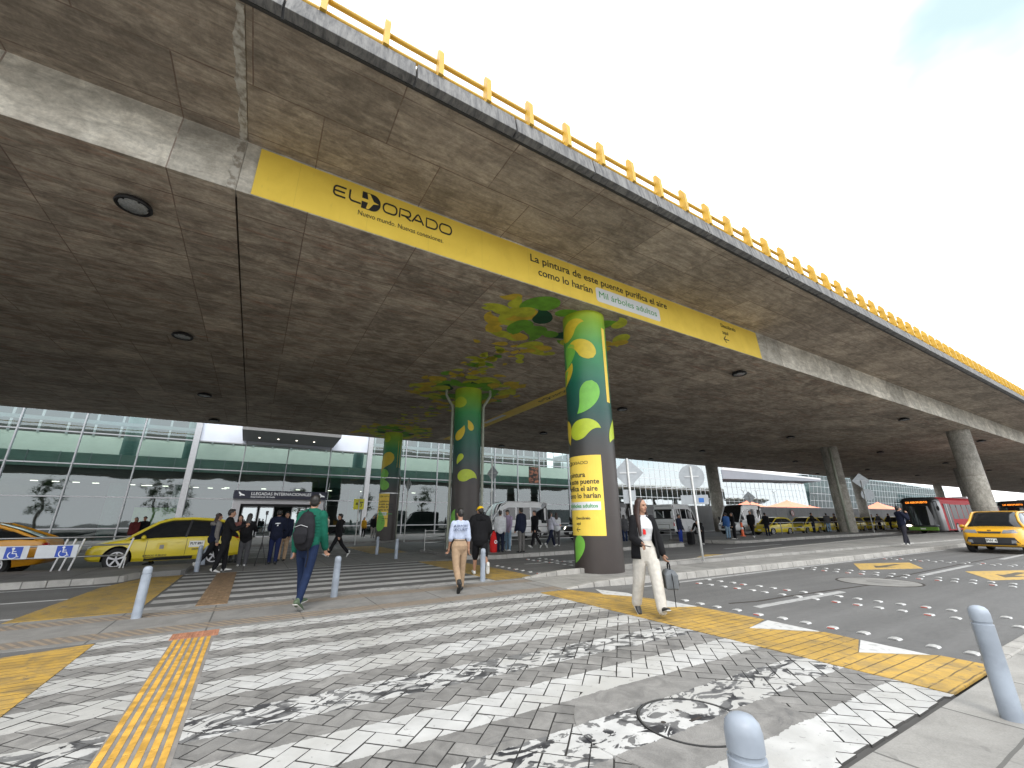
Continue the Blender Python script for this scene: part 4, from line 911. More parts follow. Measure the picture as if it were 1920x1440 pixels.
# ------------------------------------------------------------------ farther terminal buildings
M_FG = glass_mat('far_glass', (.3, .42, .42), .42); M_FW = plain('far_white', (.55, .58, .6), .6, 0, .05, .3); M_FD = plain('far_dark', (.11, .14, .145), .8, 0, .3, .4)
t = T('far_interior', (.25, .4, .38), .8); x, y, z = t.pos(); cc = t.cell(t.vec(t.F('FLOOR', x/2.4), t.F('FLOOR', z/1.9), 1.)); t.col(t.mix(cc, (.08, .13, .135), (.34, .44, .43))); M_FI = t.m
def glass_block(name, label, x0, x1, y, h, dx, dzz, depth=18, lean=0.):
    o = thing(name, label, 'building', (x0, y, 0)); W = x1-x0
    b = MB(); b.add([(0, 0, 0), (W, 0, 0), (W, -lean, h), (0, -lean, h)], [(0, 1, 2, 3)]); b.build('glass_wall', M_FG, o, fix=False)
    MB().b2((.1, 1.5, 0), (W-.1, 1.6, h-.1)).build('interior', M_FI, o); MB().b2((0, .05, h), (W, depth, h+.3)).build('roof', M_FW, o)
    b = MB(); x_ = 0
    while x_ <= W+.01: b.rings([[(x_-.035, -.04, 0), (x_+.035, -.04, 0), (x_+.035, .05, 0), (x_-.035, .05, 0)], [(x_-.035, -.04-lean, h), (x_+.035, -.04-lean, h), (x_+.035, .05-lean, h), (x_-.035, .05-lean, h)]]); x_ += dx
    z_ = dzz
    while z_ < h: b.b2((0, -.05-lean*z_/h, z_-.045), (W, .04-lean*z_/h, z_+.045)); z_ += dzz
    b.build('frame', M_FW, o); MB().b2((0, .1, 0), (.2, depth, h)).b2((W-.2, .1, 0), (W, depth, h)).b2((0, depth-.2, 0), (W, depth, h)).build('side_wall', M_FD, o)
    return o
glass_block('terminal_building', 'pale glass building with a fine white grid behind the fence', 58, 94, 60, 15.2, 1.6, 1.9)
MB_a = glass_block('terminal_building', 'distant glass terminal under a wide white canopy roof', 122, 176, 80, 13.6, 2.6, 2.2)
b = MB(); b.rings([[(-4, -5, 12.7), (-4, 8, 12.5), (-4, 8, 16), (-4, -5, 15.3)], [(56, -5, 14.3), (56, 8, 13.9), (56, 8, 15.3), (56, -5, 14.8)]]); b.build('canopy_roof', plain('canopy_roof_grey', (.2, .22, .25), .6, 0, .06, .3), MB_a)
b = MB(); b.rings([[(-4, -5.05, 15.35), (-4, -5.05, 16.3), (-4, 9, 17.6), (-4, 9, 16.1)], [(56, -5.05, 14.85), (56, -5.05, 15.4), (56, 9, 16.4), (56, 9, 15.4)]]); b.build('roof_edge', M_FW, MB_a)
glass_block('terminal_building', 'far glass terminal wing with leaning mullions beyond the bare column', 180, 330, 82, 17.5, 3.0, 2.6, 18, 2.5)
MB().b2((54, 60, 0), (58, 70, 13)).build('w', M_FW).name = 'stone_wing'
tag(bpy.data.objects['stone_wing'], 'narrow pale stone wing behind the front wrapped column', 'building')
wl = MB().b2((330, 60, 0), (520, 90, 9)); o = wl.build('long_building', M_FD); tag(o, 'low dark building under the far end of the bridge', 'building')
# fence
t = T('corrugated_fence', (.3, .315, .33), .5, .3); x, y, z = t.pos(); k = t.noise(1.5, 4); t.col(t.mul(t.mix(t.line(z, .14, .04), (.42, .43, .44), (.2, .21, .22)), k*.4+.8)); M_FEN = t.m
def fence(label, x0, x1, y, h=2.9):
    o = thing('fence', label, 'fence', (x0, y, 0)); b = MB(); n = int(h/.14)
    prof = []
    for i in range(n): prof += [(0, i*.14), (-.03, i*.14+.035), (-.03, i*.14+.105), (0, i*.14+.14)]
    prof2 = prof[::-1]; rs = [[(x, q[0], q[1]) for q in prof]+[(x, .05, h), (x, .05, 0)] for x in (0, x1-x0)]
    b.rings(rs); b.build('sheet', M_FEN, o); x_ = 0
    while x_ < x1-x0: MB().b2((x_-.05, -.06, 0), (x_+.05, -.032, h+.05)).build('post', M_MUL, o); x_ += 3
    return o
fn = fence('long grey corrugated metal fence behind the parked vans and taxis', 31, 112, 33.5, 2.95)
ns = thing('no_parking_sign', 'small red and white round sign on the corrugated fence', 'sign', (68, 33.3, 2.1))
MB().lathe([(.001, 0), (.42, 0), (.42, .02), (.001, .02)], 28, M=Matrix.Rotation(PI/2, 4, 'X')).build('plate', M_WHT, ns); MB().lathe([(.33, .021), (.42, .021), (.42, .03), (.33, .03)], 28, hollow=True, M=Matrix.Rotation(PI/2, 4, 'X')).build('red_ring', M_STUDR, ns)
MB().box((0, -.03, 0), (.06, .01, .8), 0, Matrix.Rotation(.7, 4, 'Y')).build('bar', M_STUDR, ns)
# tents
M_TENT = plain('tent_orange', (.78, .24, .14), .7, 0, .06, .5); M_TENTW = plain('tent_white', (.7, .7, .7), .7)
for i, (x_, y_, w_, h_, lb) in enumerate(((103, 60, 5.2, 5.7, 'left'), (112, 63, 3.6, 5.2, 'second from the left'), (121, 60, 8.0, 6.0, 'large middle'), (137, 62, 3, 4.9, 'small'), (178, 60, 7, 6.4, 'rightmost, beside the red bus'), (190, 64, 4, 5.8, 'partly hidden, by the bus roof'))):
    o = thing('tent', 'salmon orange pointed tent roof above the fence, '+lb, 'tent', (x_, y_, 0)); rs = []
    for k in range(7): t_ = k/6; rr = w_*(1-t_)**1.35+.08; rs.append([(a*rr, b_*rr*.8, 3.5+(h_-3.5)*t_) for a, b_ in ((-1, -1), (1, -1), (1, 1), (-1, 1))])
    MB().rings([[(a*w_*1.01, b_*w_*.81, 3.2) for a, b_ in ((-1, -1), (1, -1), (1, 1), (-1, 1))]]+rs).build('canvas', M_TENT, o)
    b = MB()
    for a, b_ in ((-1, -1), (1, -1), (1, 1), (-1, 1)): b.cyl((a*w_*.97, b_*w_*.77, 0), (a*w_*.97, b_*w_*.77, 3.4), .08, 8)
    b.build('poles', M_TENTW, o)
# street lamps before the far terminal
lamp0 = None
for i, (x_, h_) in enumerate(((112, 9), (118, 8.6), (127, 9.2), (150, 9))):
    if not lamp0:
        lamp0 = thing('street_lamp', '', 'street lamp', (0, 0, 0)); MB().cyl((0, 0, 0), (0, 0, 8), .08, 8, r2=.05).build('pole', M_GUT, lamp0); MB().tube([(0, 0, 8), (.3, 0, 8.6), (1.1, 0, 8.8)], [.04], 6).tube([(0, 0, 8), (-.3, 0, 8.6), (-1.1, 0, 8.8)], [.04], 6).build('arm', M_GUT, lamp0); MB().b2((.9, -.12, 8.75), (1.5, .12, 8.85)).b2((-1.5, -.12, 8.75), (-.9, .12, 8.85)).build('head', M_GAL, lamp0); o = lamp0
    else: o = copy_tree(lamp0)
    o.location = (x_, 66, 0); tag(o, 'thin double armed street lamp before the far terminal, '+('leftmost', 'second', 'third', 'rightmost')[i]+' of the four', 'street lamp', 'street lamps behind the fence')
# trees across the road behind the viewer: the hall's glass mirrors them
M_LEAF = plain('leaf', (.05, .085, .03), .7, 0, .4, 3); M_BARK = plain('bark', (.09, .07, .05), .9)
def tree(x, y, h, label):
    o = thing('tree', label, 'tree', (x, y, 0)); MB().tube([(0, 0, 0), (.1, 0, h*.3), (.0, .1, h*.6), (.1, 0, h*.85)], [.28, .2, .12, .04], 8).build('trunk', M_BARK, o, smooth=True)
    b = MB()
    for c in range(26):
        a = R.uniform(0, 6.3); rr = R.uniform(0, h*.24); cz = R.uniform(h*.35, h*.95); cc = Vector((rr*math.cos(a), rr*math.sin(a), cz)); cs = R.uniform(.5, 1.1)
        for l in range(60):
            p = cc+Vector((R.gauss(0, cs*.5), R.gauss(0, cs*.5), R.gauss(0, cs*.4))); s_ = R.uniform(.12, .25); M = Matrix.Translation(p)@Matrix.Rotation(R.uniform(0, 6), 4, 'Z')@Matrix.Rotation(R.uniform(0, 6), 4, 'X')
            b.add([(-s_, 0, 0), (0, -s_*.5, 0), (s_, 0, 0), (0, s_*.5, 0)], [(0, 1, 2, 3)], 0, M)
    b.build('crown', M_LEAF, o, fix=False)
for i, (x_, y_, h_) in enumerate(((-14, -24, 9), (-19, -30, 12), (10, -33, 10), (26, -30, 9), (-36, -30, 10), (44, -36, 11))): tree(x_, y_, h_, 'leafy tree mirrored in the hall glass, standing behind the viewer, %s' % ('left edge', 'far left', 'centre', 'right', 'outermost left', 'outermost right')[i])
# ------------------------------------------------------------------ vehicles
def carpaint(name, c, rough=.28):
    t = T(name, c, rough); t.b.inputs['Coat Weight'].default_value = .25; t.b.inputs['Coat Roughness'].default_value = .08
    k = t.noise(1.6, 4); t.col(t.mix(t.ramp(k, .3, .7), tuple(v*.93 for v in c), c)); return t.m
P_YEL = carpaint('taxi_yellow', (.66, .52, .025)); P_ORG = carpaint('taxi_orange', (.62, .28, .015)); P_AMB = carpaint('taxi_amber', (.64, .33, .014)); P_WHI = carpaint('van_white', (.74, .75, .76)); P_BLK = carpaint('van_black', (.015, .016, .018))
P_RED = carpaint('bus_red', (.36, .012, .02)); P_RED.node_tree.nodes['Principled BSDF'].inputs['Coat Weight'].default_value = 0; P_RED.node_tree.nodes['Principled BSDF'].inputs['Roughness'].default_value = .55; P_RED.node_tree.nodes['Principled BSDF'].inputs['Specular IOR Level'].default_value = .15
P_GRN = carpaint('bus_green', (.14, .30, .03))
t = T('car_glass', (.012, .014, .016), .06); t.b.inputs['Specular IOR Level'].default_value = .7; M_CG = t.m
M_TYRE = plain('tyre', (.02, .02, .021), .85, 0, .1); M_RIM = plain('alloy_rim', (.5, .5, .52), .3, .8, 0); M_PLAS = plain('black_plastic', (.022, .022, .024), .6, 0, .1); M_ARCH = plain('wheel_well', (.008, .008, .008), .9, 0, 0)
M_HL = plain('headlamp', (.22, .23, .25), .12, .2, 0); M_TL = plain('tail_lamp', (.35, .012, .012), .2, 0, 0); M_PLT = plain('licence_plate', (.7, .7, .66), .5, 0, 0); M_CHR = plain('chrome', (.6, .6, .6), .15, 1, 0)
t = T('lit_headlamp', (1, 1, 1)); t.b.inputs['Emission Color'].default_value = (1, .9, .7, 1); t.b.inputs['Emission Strength'].default_value = 3; M_LIT = t.m
t = T('destination_leds', (.02, .01, 0)); t.b.inputs['Emission Color'].default_value = (1, .28, .03, 1); t.b.inputs['Emission Strength'].default_value = 1.4; M_LED = t.m
def lerp_tab(tab, x):
    for (a, *va), (b_, *vb) in zip(tab, tab[1:]):
        if x <= b_: k = (x-a)/(b_-a); return [p+(q-p)*k for p, q in zip(va, vb)]
    return list(tab[-1][1:])
def wheel(o, x, y, r, wd=.21, spokes=5):
    sg = 1 if y > 0 else -1; Mx = Matrix.Translation((x, y, r))@Matrix.Rotation(PI/2, 4, 'X')
    w_ = MB().lathe([(r*.62, -wd/2), (r*.93, -wd/2), (r, -wd*.32), (r, wd*.32), (r*.93, wd/2), (r*.62, wd/2)], 32, M=Mx, hollow=True).build('wheel', M_TYRE, o, smooth=40)
    b = MB(); yo = -sg*(wd/2-.012)
    b.lathe([(r*.56, -.02), (r*.66, -.02), (r*.68, .014), (r*.62, .014)], 32, hollow=True, M=Mx@Matrix.Translation((0, 0, yo)))
    b.lathe([(.001, -.01), (r*.14, -.01), (r*.14, .014), (.001, .014)], 16, M=Mx@Matrix.Translation((0, 0, yo)))
    for k in range(spokes):
        a = k*2*PI/spokes+.3
        b.box((r*.36, 0, yo), (r*.54, r*.11, .022), 0, None) if False else b.add([(q[0], q[1], q[2]) for q in [(r*.08, -r*.06, -.01), (r*.62, -r*.09, -.01), (r*.62, r*.09, -.01), (r*.08, r*.06, -.01), (r*.08, -r*.06, .012), (r*.62, -r*.09, .008), (r*.62, r*.09, .008), (r*.08, r*.06, .012)]], [(0, 3, 2, 1), (4, 5, 6, 7), (0, 1, 5, 4), (1, 2, 6, 5), (2, 3, 7, 6), (3, 0, 4, 7)], 0, Mx@Matrix.Translation((0, 0, yo))@Matrix.Rotation(a, 4, 'Z'))
    b.build('rim', M_RIM, w_, smooth=30)
    MB().lathe([(.001, 0), (r*.6, 0), (r*.6, .01), (.001, .01)], 20, M=Mx@Matrix.Translation((0, 0, yo*.55))).build('brake', M_ARCH, w_)
class Car:
    """length along x, front at +x. low: (x, z_under, z_belt, half_width); top: greenhouse stations (x, z_roof, half_width_roof)"""
    def __init__(c, name, label, cat, group, low, top, wheels, wr, paint, glass=M_CG, belt_in=.05, pillars=(), wwd=.21, spokes=5, clad=.0):
        c.o = o = thing(name, label, cat, (0, 0, 0), 0, group); c.low = low; c.paint = paint
        rs = []; n = 34; x0, x1 = low[0][0], low[-1][0]; X = [x0+(x1-x0)*(.5-.5*math.cos(PI*i/n)) for i in range(n+1)]
        for x in X:
            zu, zb, w_ = lerp_tab(low, x); h = zb-zu
            half = [(w_*.55, zu), (w_*.9, zu+.02), (w_*.985, zu+h*.16), (w_*1.0, zu+h*.42), (w_*.99, zu+h*.62), (w_*.965, zu+h*.86), (w_*.92, zb-.015), (w_*.83, zb+.008), (w_*.45, zb+.03), (0, zb+.036)]
            rs.append([(x, -y, z) for y, z in half]+[(x, y, z) for y, z in half[-2::-1]])
        lb = MB().rings(rs); lo = lb.build('body', paint, None)
        cut = MB()
        for wx in wheels:
            for sg in (-1, 1):
                wy = lerp_tab(low, wx)[2]*sg
                cut.rings([[(wx+math.cos(a)*wr*1.17, wy*.62, wr+math.sin(a)*wr*1.17) for a in [2*PI*k/28 for k in range(28)]], [(wx+math.cos(a)*wr*1.17, wy*1.3, wr+math.sin(a)*wr*1.17) for a in [2*PI*k/28 for k in range(28)]]])
        co = cut.build('cutter', M_ARCH, None)
        md = lo.modifiers.new('b', 'BOOLEAN'); md.object = co; md.operation = 'DIFFERENCE'; md.solver = 'EXACT'
        try: md.material_mode = 'TRANSFER'
        except Exception: pass
        dg = bpy.context.evaluated_depsgraph_get(); me = bpy.data.meshes.new_from_object(lo.evaluated_get(dg)); old = lo.data; lo.data = me; lo.modifiers.clear(); bpy.data.objects.remove(co)
        lo.parent = o; me.polygons.foreach_set('use_smooth', [True]*len(me.polygons)); me.set_sharp_from_angle(angle=math.radians(32)); c.body = lo
        bm = bmesh.new(); bm.from_mesh(me); c.bvh = BVHTree.FromBMesh(bm); bm.free()
        # greenhouse
        if top:
            rs = []
            for x, z, w_ in top:
                zb, wb = lerp_tab(low, x)[1], lerp_tab(low, x)[2]-belt_in
                if z <= zb+.06: z = zb+.03; w_ = wb*.97
                rs.append([(x, -wb, zb-.04), (x, -(wb*.45+w_*.55)-.015, (zb+z)/2), (x, -w_, z-.045), (x, -w_*.8, z-.01), (x, 0, z), (x, w_*.8, z-.01), (x, w_, z-.045), (x, (wb*.45+w_*.55)+.015, (zb+z)/2), (x, wb, zb-.04)])
            gl = MB().rings(rs).build('window_glass', glass, o, smooth=50); c.gs = rs; c.top = top
            rf = [i for i, q in enumerate(top) if q[1] > max(t_[1] for t_ in top)*.93]
            i0, i1 = rf[0], rf[-1]; b = MB()
            b.rings([[Vector(p)+Vector((0, 0, .012)) for p in rs[i][2:7]]+[Vector(p)-Vector((0, 0, .012)) for p in rs[i][6:1:-1]] for i in range(i0, i1+1)])
            # roof rails from screen base to rear base on both sides
            for k in (2, 6):
                pts = [Vector(r_[k])+Vector((0, .01*(1 if k == 6 else -1), 0)) for r_ in rs]; b.tube(pts, [.046], 8)
            for k, k2 in ((2, 4), (6, 4)):
                pass
            b.build('roof', paint, o, smooth=40)
            b = MB()
            for px, tilt in pillars:
                for sg in (0, 1):
                    q0 = c.gpt(px+tilt*.5, .0, sg); q1 = c.gpt(px-tilt*.5, 1., sg); qm = (q0+q1)/2+Vector((0, (.022 if sg else -.022), 0)); b.tube([q0, qm, q1], [(.035, .016)], 8, ref=(1, 0, 0))
            if pillars: b.build('pillar', M_PLAS, o, smooth=40)
        for wx in wheels:
            for sg in (-1, 1): wheel(o, wx, sg*(lerp_tab(low, wx)[2]-wwd/2-.015), wr, wwd, spokes)
    def gpt(c, x, t_, side):
        for r0, r1 in zip(c.gs, c.gs[1:]):
            if r0[0][0] <= x <= r1[0][0]:
                k = (x-r0[0][0])/(r1[0][0]-r0[0][0]+1e-9); ids = (0, 1, 2) if not side else (8, 7, 6)
                P = [Vector(r0[i]).lerp(Vector(r1[i]), k) for i in ids]; s = t_*2
                return P[0].lerp(P[1], s) if s < 1 else P[1].lerp(P[2], s-1)
        return Vector(c.gs[0][0])
    def side(c, mb, sg, off=.004):       # (x, z, d) -> on the side surface
        def f(p):
            h = c.bvh.ray_cast(Vector((p.x, sg*3, p.y)), Vector((0, -sg, 0)))[0]
            y = h.y if h else sg*c.low[len(c.low)//2][3]
            return Vector((p.x, y+sg*(off+p.z), p.y))
        return mb.map(f)
    def front(c, mb, sg=1, off=.004):    # (y, z, d) -> on the nose (sg=1) or tail (-1)
        def f(p):
            h = c.bvh.ray_cast(Vector((sg*9, p.x, p.y)), Vector((-sg, 0, 0)))[0]
            x = h.x if h else (c.low[-1][0] if sg > 0 else c.low[0][0])
            return Vector((x+sg*(off+p.z), p.x, p.y))
        return mb.map(f)
def gridpatch(poly_x0, z0, x1, z1, nx=8, nz=4, d=0., shape=None):
    b = MB(); vs = []
    for j in range(nz+1):
        for i in range(nx+1):
            u, v = i/nx, j/nz; x, z = poly_x0+(x1-poly_x0)*u, z0+(z1-z0)*v
            if shape: x, z = shape(u, v)
            vs.append((x, z, d))
    b.add(vs, [(j*(nx+1)+i, j*(nx+1)+i+1, (j+1)*(nx+1)+i+1, (j+1)*(nx+1)+i) for j in range(nz) for i in range(nx)]); return b
def quad(pts, n=8, m=4):      # bilinear patch through four corners
    A, B_, C_, D_ = [Vector(p) for p in pts]
    return gridpatch(0, 0, 1, 1, n, m, 0, lambda u, v: tuple(A.lerp(B_, u).lerp(D_.lerp(C_, u), v)))
def seam(c, pts, sg, nm='door_seam', mt=None, wd=.012):
    b = MB(); P = []
    for (a, e) in zip(pts, pts[1:]):
        for k in range(6): P.append((a[0]+(e[0]-a[0])*k/6, a[1]+(e[1]-a[1])*k/6))
    P.append(pts[-1]); ribbon(b, P, wd, 0, .0015); c.side(b, sg).build(nm, mt or M_PLAS, c.o, fix=False)
def dress(c, doors, zb, lampz, nose, tail, handles=(), plate='', lit=False):
    for sg in (-1, 1):
        for (xa, xb, z0) in doors: seam(c, [(xa, zb), (xa, z0), (xb, z0), (xb, zb)], sg)
        for hx in handles:
            b = MB(); b.b2((hx-.09, zb-.12, .0), (hx+.09, zb-.09, .03)); c.side(b, sg).build('handle', c.paint, c.o)
        q = c.gpt(nose[0]-1.35, 0, sg > 0) if False else Vector((doors[0][1]+.12, sg*(lerp_tab(c.low, 0)[2]+.08), zb+.06))
        MB().ell(q, (.07, .1, .075), 12, 8).tube([q-Vector((0, sg*.1, .05)), q], [.02], 6).build('wing_mirror', c.paint, c.o, smooth=True)
        c.front(quad(((sg*.42*nose[1], lampz[0]+.03), (sg*nose[1]*.97, lampz[0]+.05), (sg*nose[1]*.99, lampz[1]+.02), (sg*.50*nose[1], lampz[1]))), 1, .006).build('headlight', M_LIT if lit else M_HL, c.o, fix=False)
        c.front(quad(((sg*.62*tail[1], tail[2]), (sg*tail[1]*.98, tail[2]), (sg*tail[1]*.98, tail[3]), (sg*.72*tail[1], tail[3]))), -1, .006).build('tail_light', M_TL, c.o, fix=False)
def plate_at(c, y, z, end=1, txt='', w_=.31, h=.155):
    p = c.front(gridpatch(y-w_/2, z-h/2, y+w_/2, z+h/2, 2, 1), end, .02).build('licence_plate', M_PLT, c.o, fix=False)
    if txt:
        b = MB(); s = -end*-1
        t_ = text_mb(txt, h*.8, .002, .001, 'CENTER'); b.add([(y+(v[0]*(1 if end > 0 else -1)), z-h*.28+v[1], .003+v[2]) for v in t_.v], t_.f)
        x = (c.low[-1][0] if end > 0 else c.low[0][0])
        h_ = c.bvh.ray_cast(Vector((end*9, y, z)), Vector((-end, 0, 0)))[0]; x = h_.x if h_ else x
        b.map(lambda p_: Vector((x+end*(.022+p_.z), p_.x, p_.y))).build('plate_number', M_INK, p, fix=False)
def side_text(c, txt, x0, z, size, sg, bold=.003, mt=None, nm='lettering', off=.006):
    t_ = text_mb(txt, size, bold, .0008); dirx = 1 if sg < 0 else -1
    t_.v = [(x0+dirx*v[0], v[1]+z, v[2]) for v in t_.v]; c.side(t_, sg, off).build(nm, mt or M_INK, c.o, fix=False)
def rot_to(c, x, y, heading): c.o.location = (x, y, c.o.location.z); c.o.rotation_euler.z = heading

# yellow crossover taxi with lettering (front towards -X in the world)
LOW = [(-2.2, .42, .86, .62), (-2.12, .30, .93, .80), (-1.7, .26, .98, .89), (-.9, .22, 1.0, .91), (.6, .22, .97, .91), (1.15, .23, .93, .905), (1.7, .26, .84, .88), (2.02, .28, .74, .80), (2.14, .32, .66, .66), (2.18, .40, .58, .5)]
TOP = [(-2.06, .95, .7), (-1.72, 1.42, .58), (-1.3, 1.53, .62), (-.5, 1.58, .635), (.1, 1.56, .63), (.45, 1.46, .61), (.85, 1.2, .66), (1.22, .96, .72)]
cA = Car('taxi', 'yellow crossover taxi with a licence number and lettering on its doors', 'taxi', None, LOW, TOP, (-1.3, 1.38), .335, P_YEL, pillars=((-.42, .1), (-1.28, .12)))
dress(cA, [(-.42, .68, .36), (-1.2, -.42, .36)], .9, (.62, .78), (2.1, .72), (-2.1, .82, .72, .92), (-.2, -1.05))
seam(cA, [(-1.0, .3), (1.0, .3)], -1, 'sill', M_PLAS, .1); seam(cA, [(-1.0, .3), (1.0, .3)], 1, 'sill', M_PLAS, .1)
for sg in (-1, 1):
    cA.side(gridpatch(-.95, .62, -.5, .82, 4, 2), sg, .005).build('door_sign', M_PLT, cA.o, fix=False)
    side_text(cA, 'FUY 891', -.92 if sg < 0 else -.53, .70, .105, sg, .003, None, 'door_number', .010); side_text(cA, '2953708', -.87 if sg < 0 else -.60, .53, .075, sg, .002)
    side_text(cA, 'SERVICIO PUBLICO', .02 if sg < 0 else .72, .33+.05, .075, sg, .002)
    cA.side(gridpatch(.12, .56, .4, .78, 3, 2), sg, .005).build('shield_print', M_DROPY, cA.o, fix=False); cA.side(gridpatch(.2, .6, .32, .72, 3, 2), sg, .008).build('shield_print', M_MED2, cA.o, fix=False)
MB().tube([cA.gpt(-1.7, 1, 0)+Vector((0, .03, .05)), cA.gpt(.3, 1, 0)+Vector((0, .03, .05))], [.018], 8).tube([cA.gpt(-1.7, 1, 1)+Vector((0, -.03, .05)), cA.gpt(.3, 1, 1)+Vector((0, -.03, .05))], [.018], 8).build('roof_rail', M_PLAS, cA.o)
rot_to(cA, -2.3, 19.15, PI+.16); cA.o.location.z = -.02; cA.o.scale = (.93, 1, 1)
# orange sedan at the left
LOWS = [(-2.25, .38, .82, .66), (-2.15, .28, .98, .80), (-1.6, .22, 1.02, .86), (-.9, .2, .98, .87), (.7, .2, .93, .87), (1.4, .22, .86, .85), (1.95, .24, .74, .78), (2.12, .3, .62, .6)]
TOPS = [(-2.0, 1.0, .6), (-1.45, 1.26, .55), (-1.0, 1.42, .57), (-.4, 1.48, .6), (.1, 1.46, .59), (.5, 1.32, .6), (1.1, .95, .66)]
cB = Car('taxi', 'orange sedan taxi at the left edge behind the wheelchair barrier', 'taxi', None, LOWS, TOPS, (-1.32, 1.3), .31, P_ORG, pillars=((-.35, .1), (-1.1, .2)))
dress(cB, [(-.38, .66, .34), (-1.15, -.38, .34)], .9, (.6, .74), (2.05, .7), (-2.15, .8, .72, .88), (-.2, -1.0)); plate_at(cB, 0, .7, -1)
rot_to(cB, -7.25, 18.7, PI); cB.o.location.z = -.02
# boxy amber taxi facing the viewer
LOWK = [(-2.03, .4, .9, .7), (-1.95, .25, 1.02, .84), (-1.3, .22, 1.06, .89), (.5, .22, 1.03, .9), (1.1, .22, 1.0, .9), (1.55, .24, .96, .88), (1.85, .26, .90, .82), (1.98, .3, .78, .74), (2.02, .38, .6, .66)]
TOPK = [(-1.96, 1.05, .74), (-1.84, 1.5, .62), (-1.4, 1.6, .65), (-.5, 1.64, .66), (.3, 1.61, .655), (.55, 1.52, .65), (.88, 1.26, .70), (1.14, 1.02, .76)]
cC = Car('taxi', 'boxy amber taxi driving towards the viewer in the near lane at right', 'taxi', None, LOWK, TOPK, (-1.25, 1.3), .33, P_AMB, pillars=((-.3, .05), (-1.2, .08)))
dress(cC, [(-.32, .75, .36), (-1.2, -.32, .36)], .95, (.74, .90), (2., .78), (-2., .8, .8, 1.0), (-.1, -1.0))
cC.front(quad(((-.80, .27), (.80, .27), (.64, .62), (-.64, .62)), 10, 5), 1, .012).build('lower_grille', M_PLAS, cC.o, fix=False)
cC.front(quad(((-.30, .77), (.30, .77), (.34, .84), (-.34, .84)), 8, 2), 1, .012).build('grille', M_PLAS, cC.o, fix=False)
cC.front(quad(((-.05, .87), (.05, .87), (.05, .90), (-.05, .90)), 2, 1), 1, .014).build('badge', M_CHR, cC.o, fix=False)
for sg in (-1, 1): cC.front(quad(((sg*.52, .40), (sg*.66, .42), (sg*.66, .52), (sg*.54, .52)), 3, 2), 1, .02).build('fog_lamp', M_HL, cC.o, fix=False)
plate_at(cC, 0, .50, 1, 'WPW 415')
rot_to(cC, 27.6, 5.28, PI)
# row of far taxis
LOWH = [(-1.95, .36, .84, .6), (-1.85, .26, .95, .76), (-1.3, .2, .98, .82), (.6, .2, .92, .83), (1.2, .22, .86, .82), (1.7, .24, .72, .76), (1.88, .3, .58, .56)]
TOPH = [(-1.85, .98, .6), (-1.6, 1.38, .54), (-1.1, 1.47, .57), (-.3, 1.5, .59), (.2, 1.46, .58), (.55, 1.28, .6), (1.05, .94, .65)]
cD = Car('taxi', 'yellow hatchback taxi parked under the bridge, just right of the open white van', 'taxi', 'taxis waiting under the bridge', LOWH, TOPH, (-1.15, 1.2), .29, P_YEL, pillars=((-.35, .08), (-1.15, .1)))
dress(cD, [(-.35, .62, .34), (-1.1, -.35, .34)], .88, (.56, .70), (1.8, .66), (-1.9, .74, .7, .88), (-.2, -.95)); plate_at(cD, 0, .42, 1)
rot_to(cD, 40.8, 21.9, PI-.1)
for i, (x_, y_, a_, lb) in enumerate(((46.2, 21.8, PI, 'second from the white van, headlamps towards the viewer'), (51.5, 22.3, PI-.05, 'half hidden by the walking people left of the bare column'), (62, 22, PI, 'first to the right of the bare column'), (67.5, 21.7, PI, 'second right of the bare column'), (73.5, 22, PI, 'third right of the bare column, by the red bus'), (56.7, 22, PI, 'hidden mostly behind the bare column'), (80, 21.5, PI, 'farthest, between the bus and the column'))):
    o = copy_tree(cD.o, (x_, y_, 0), a_); tag(o, 'yellow taxi under the bridge, '+lb, 'taxi', 'taxis waiting under the bridge')
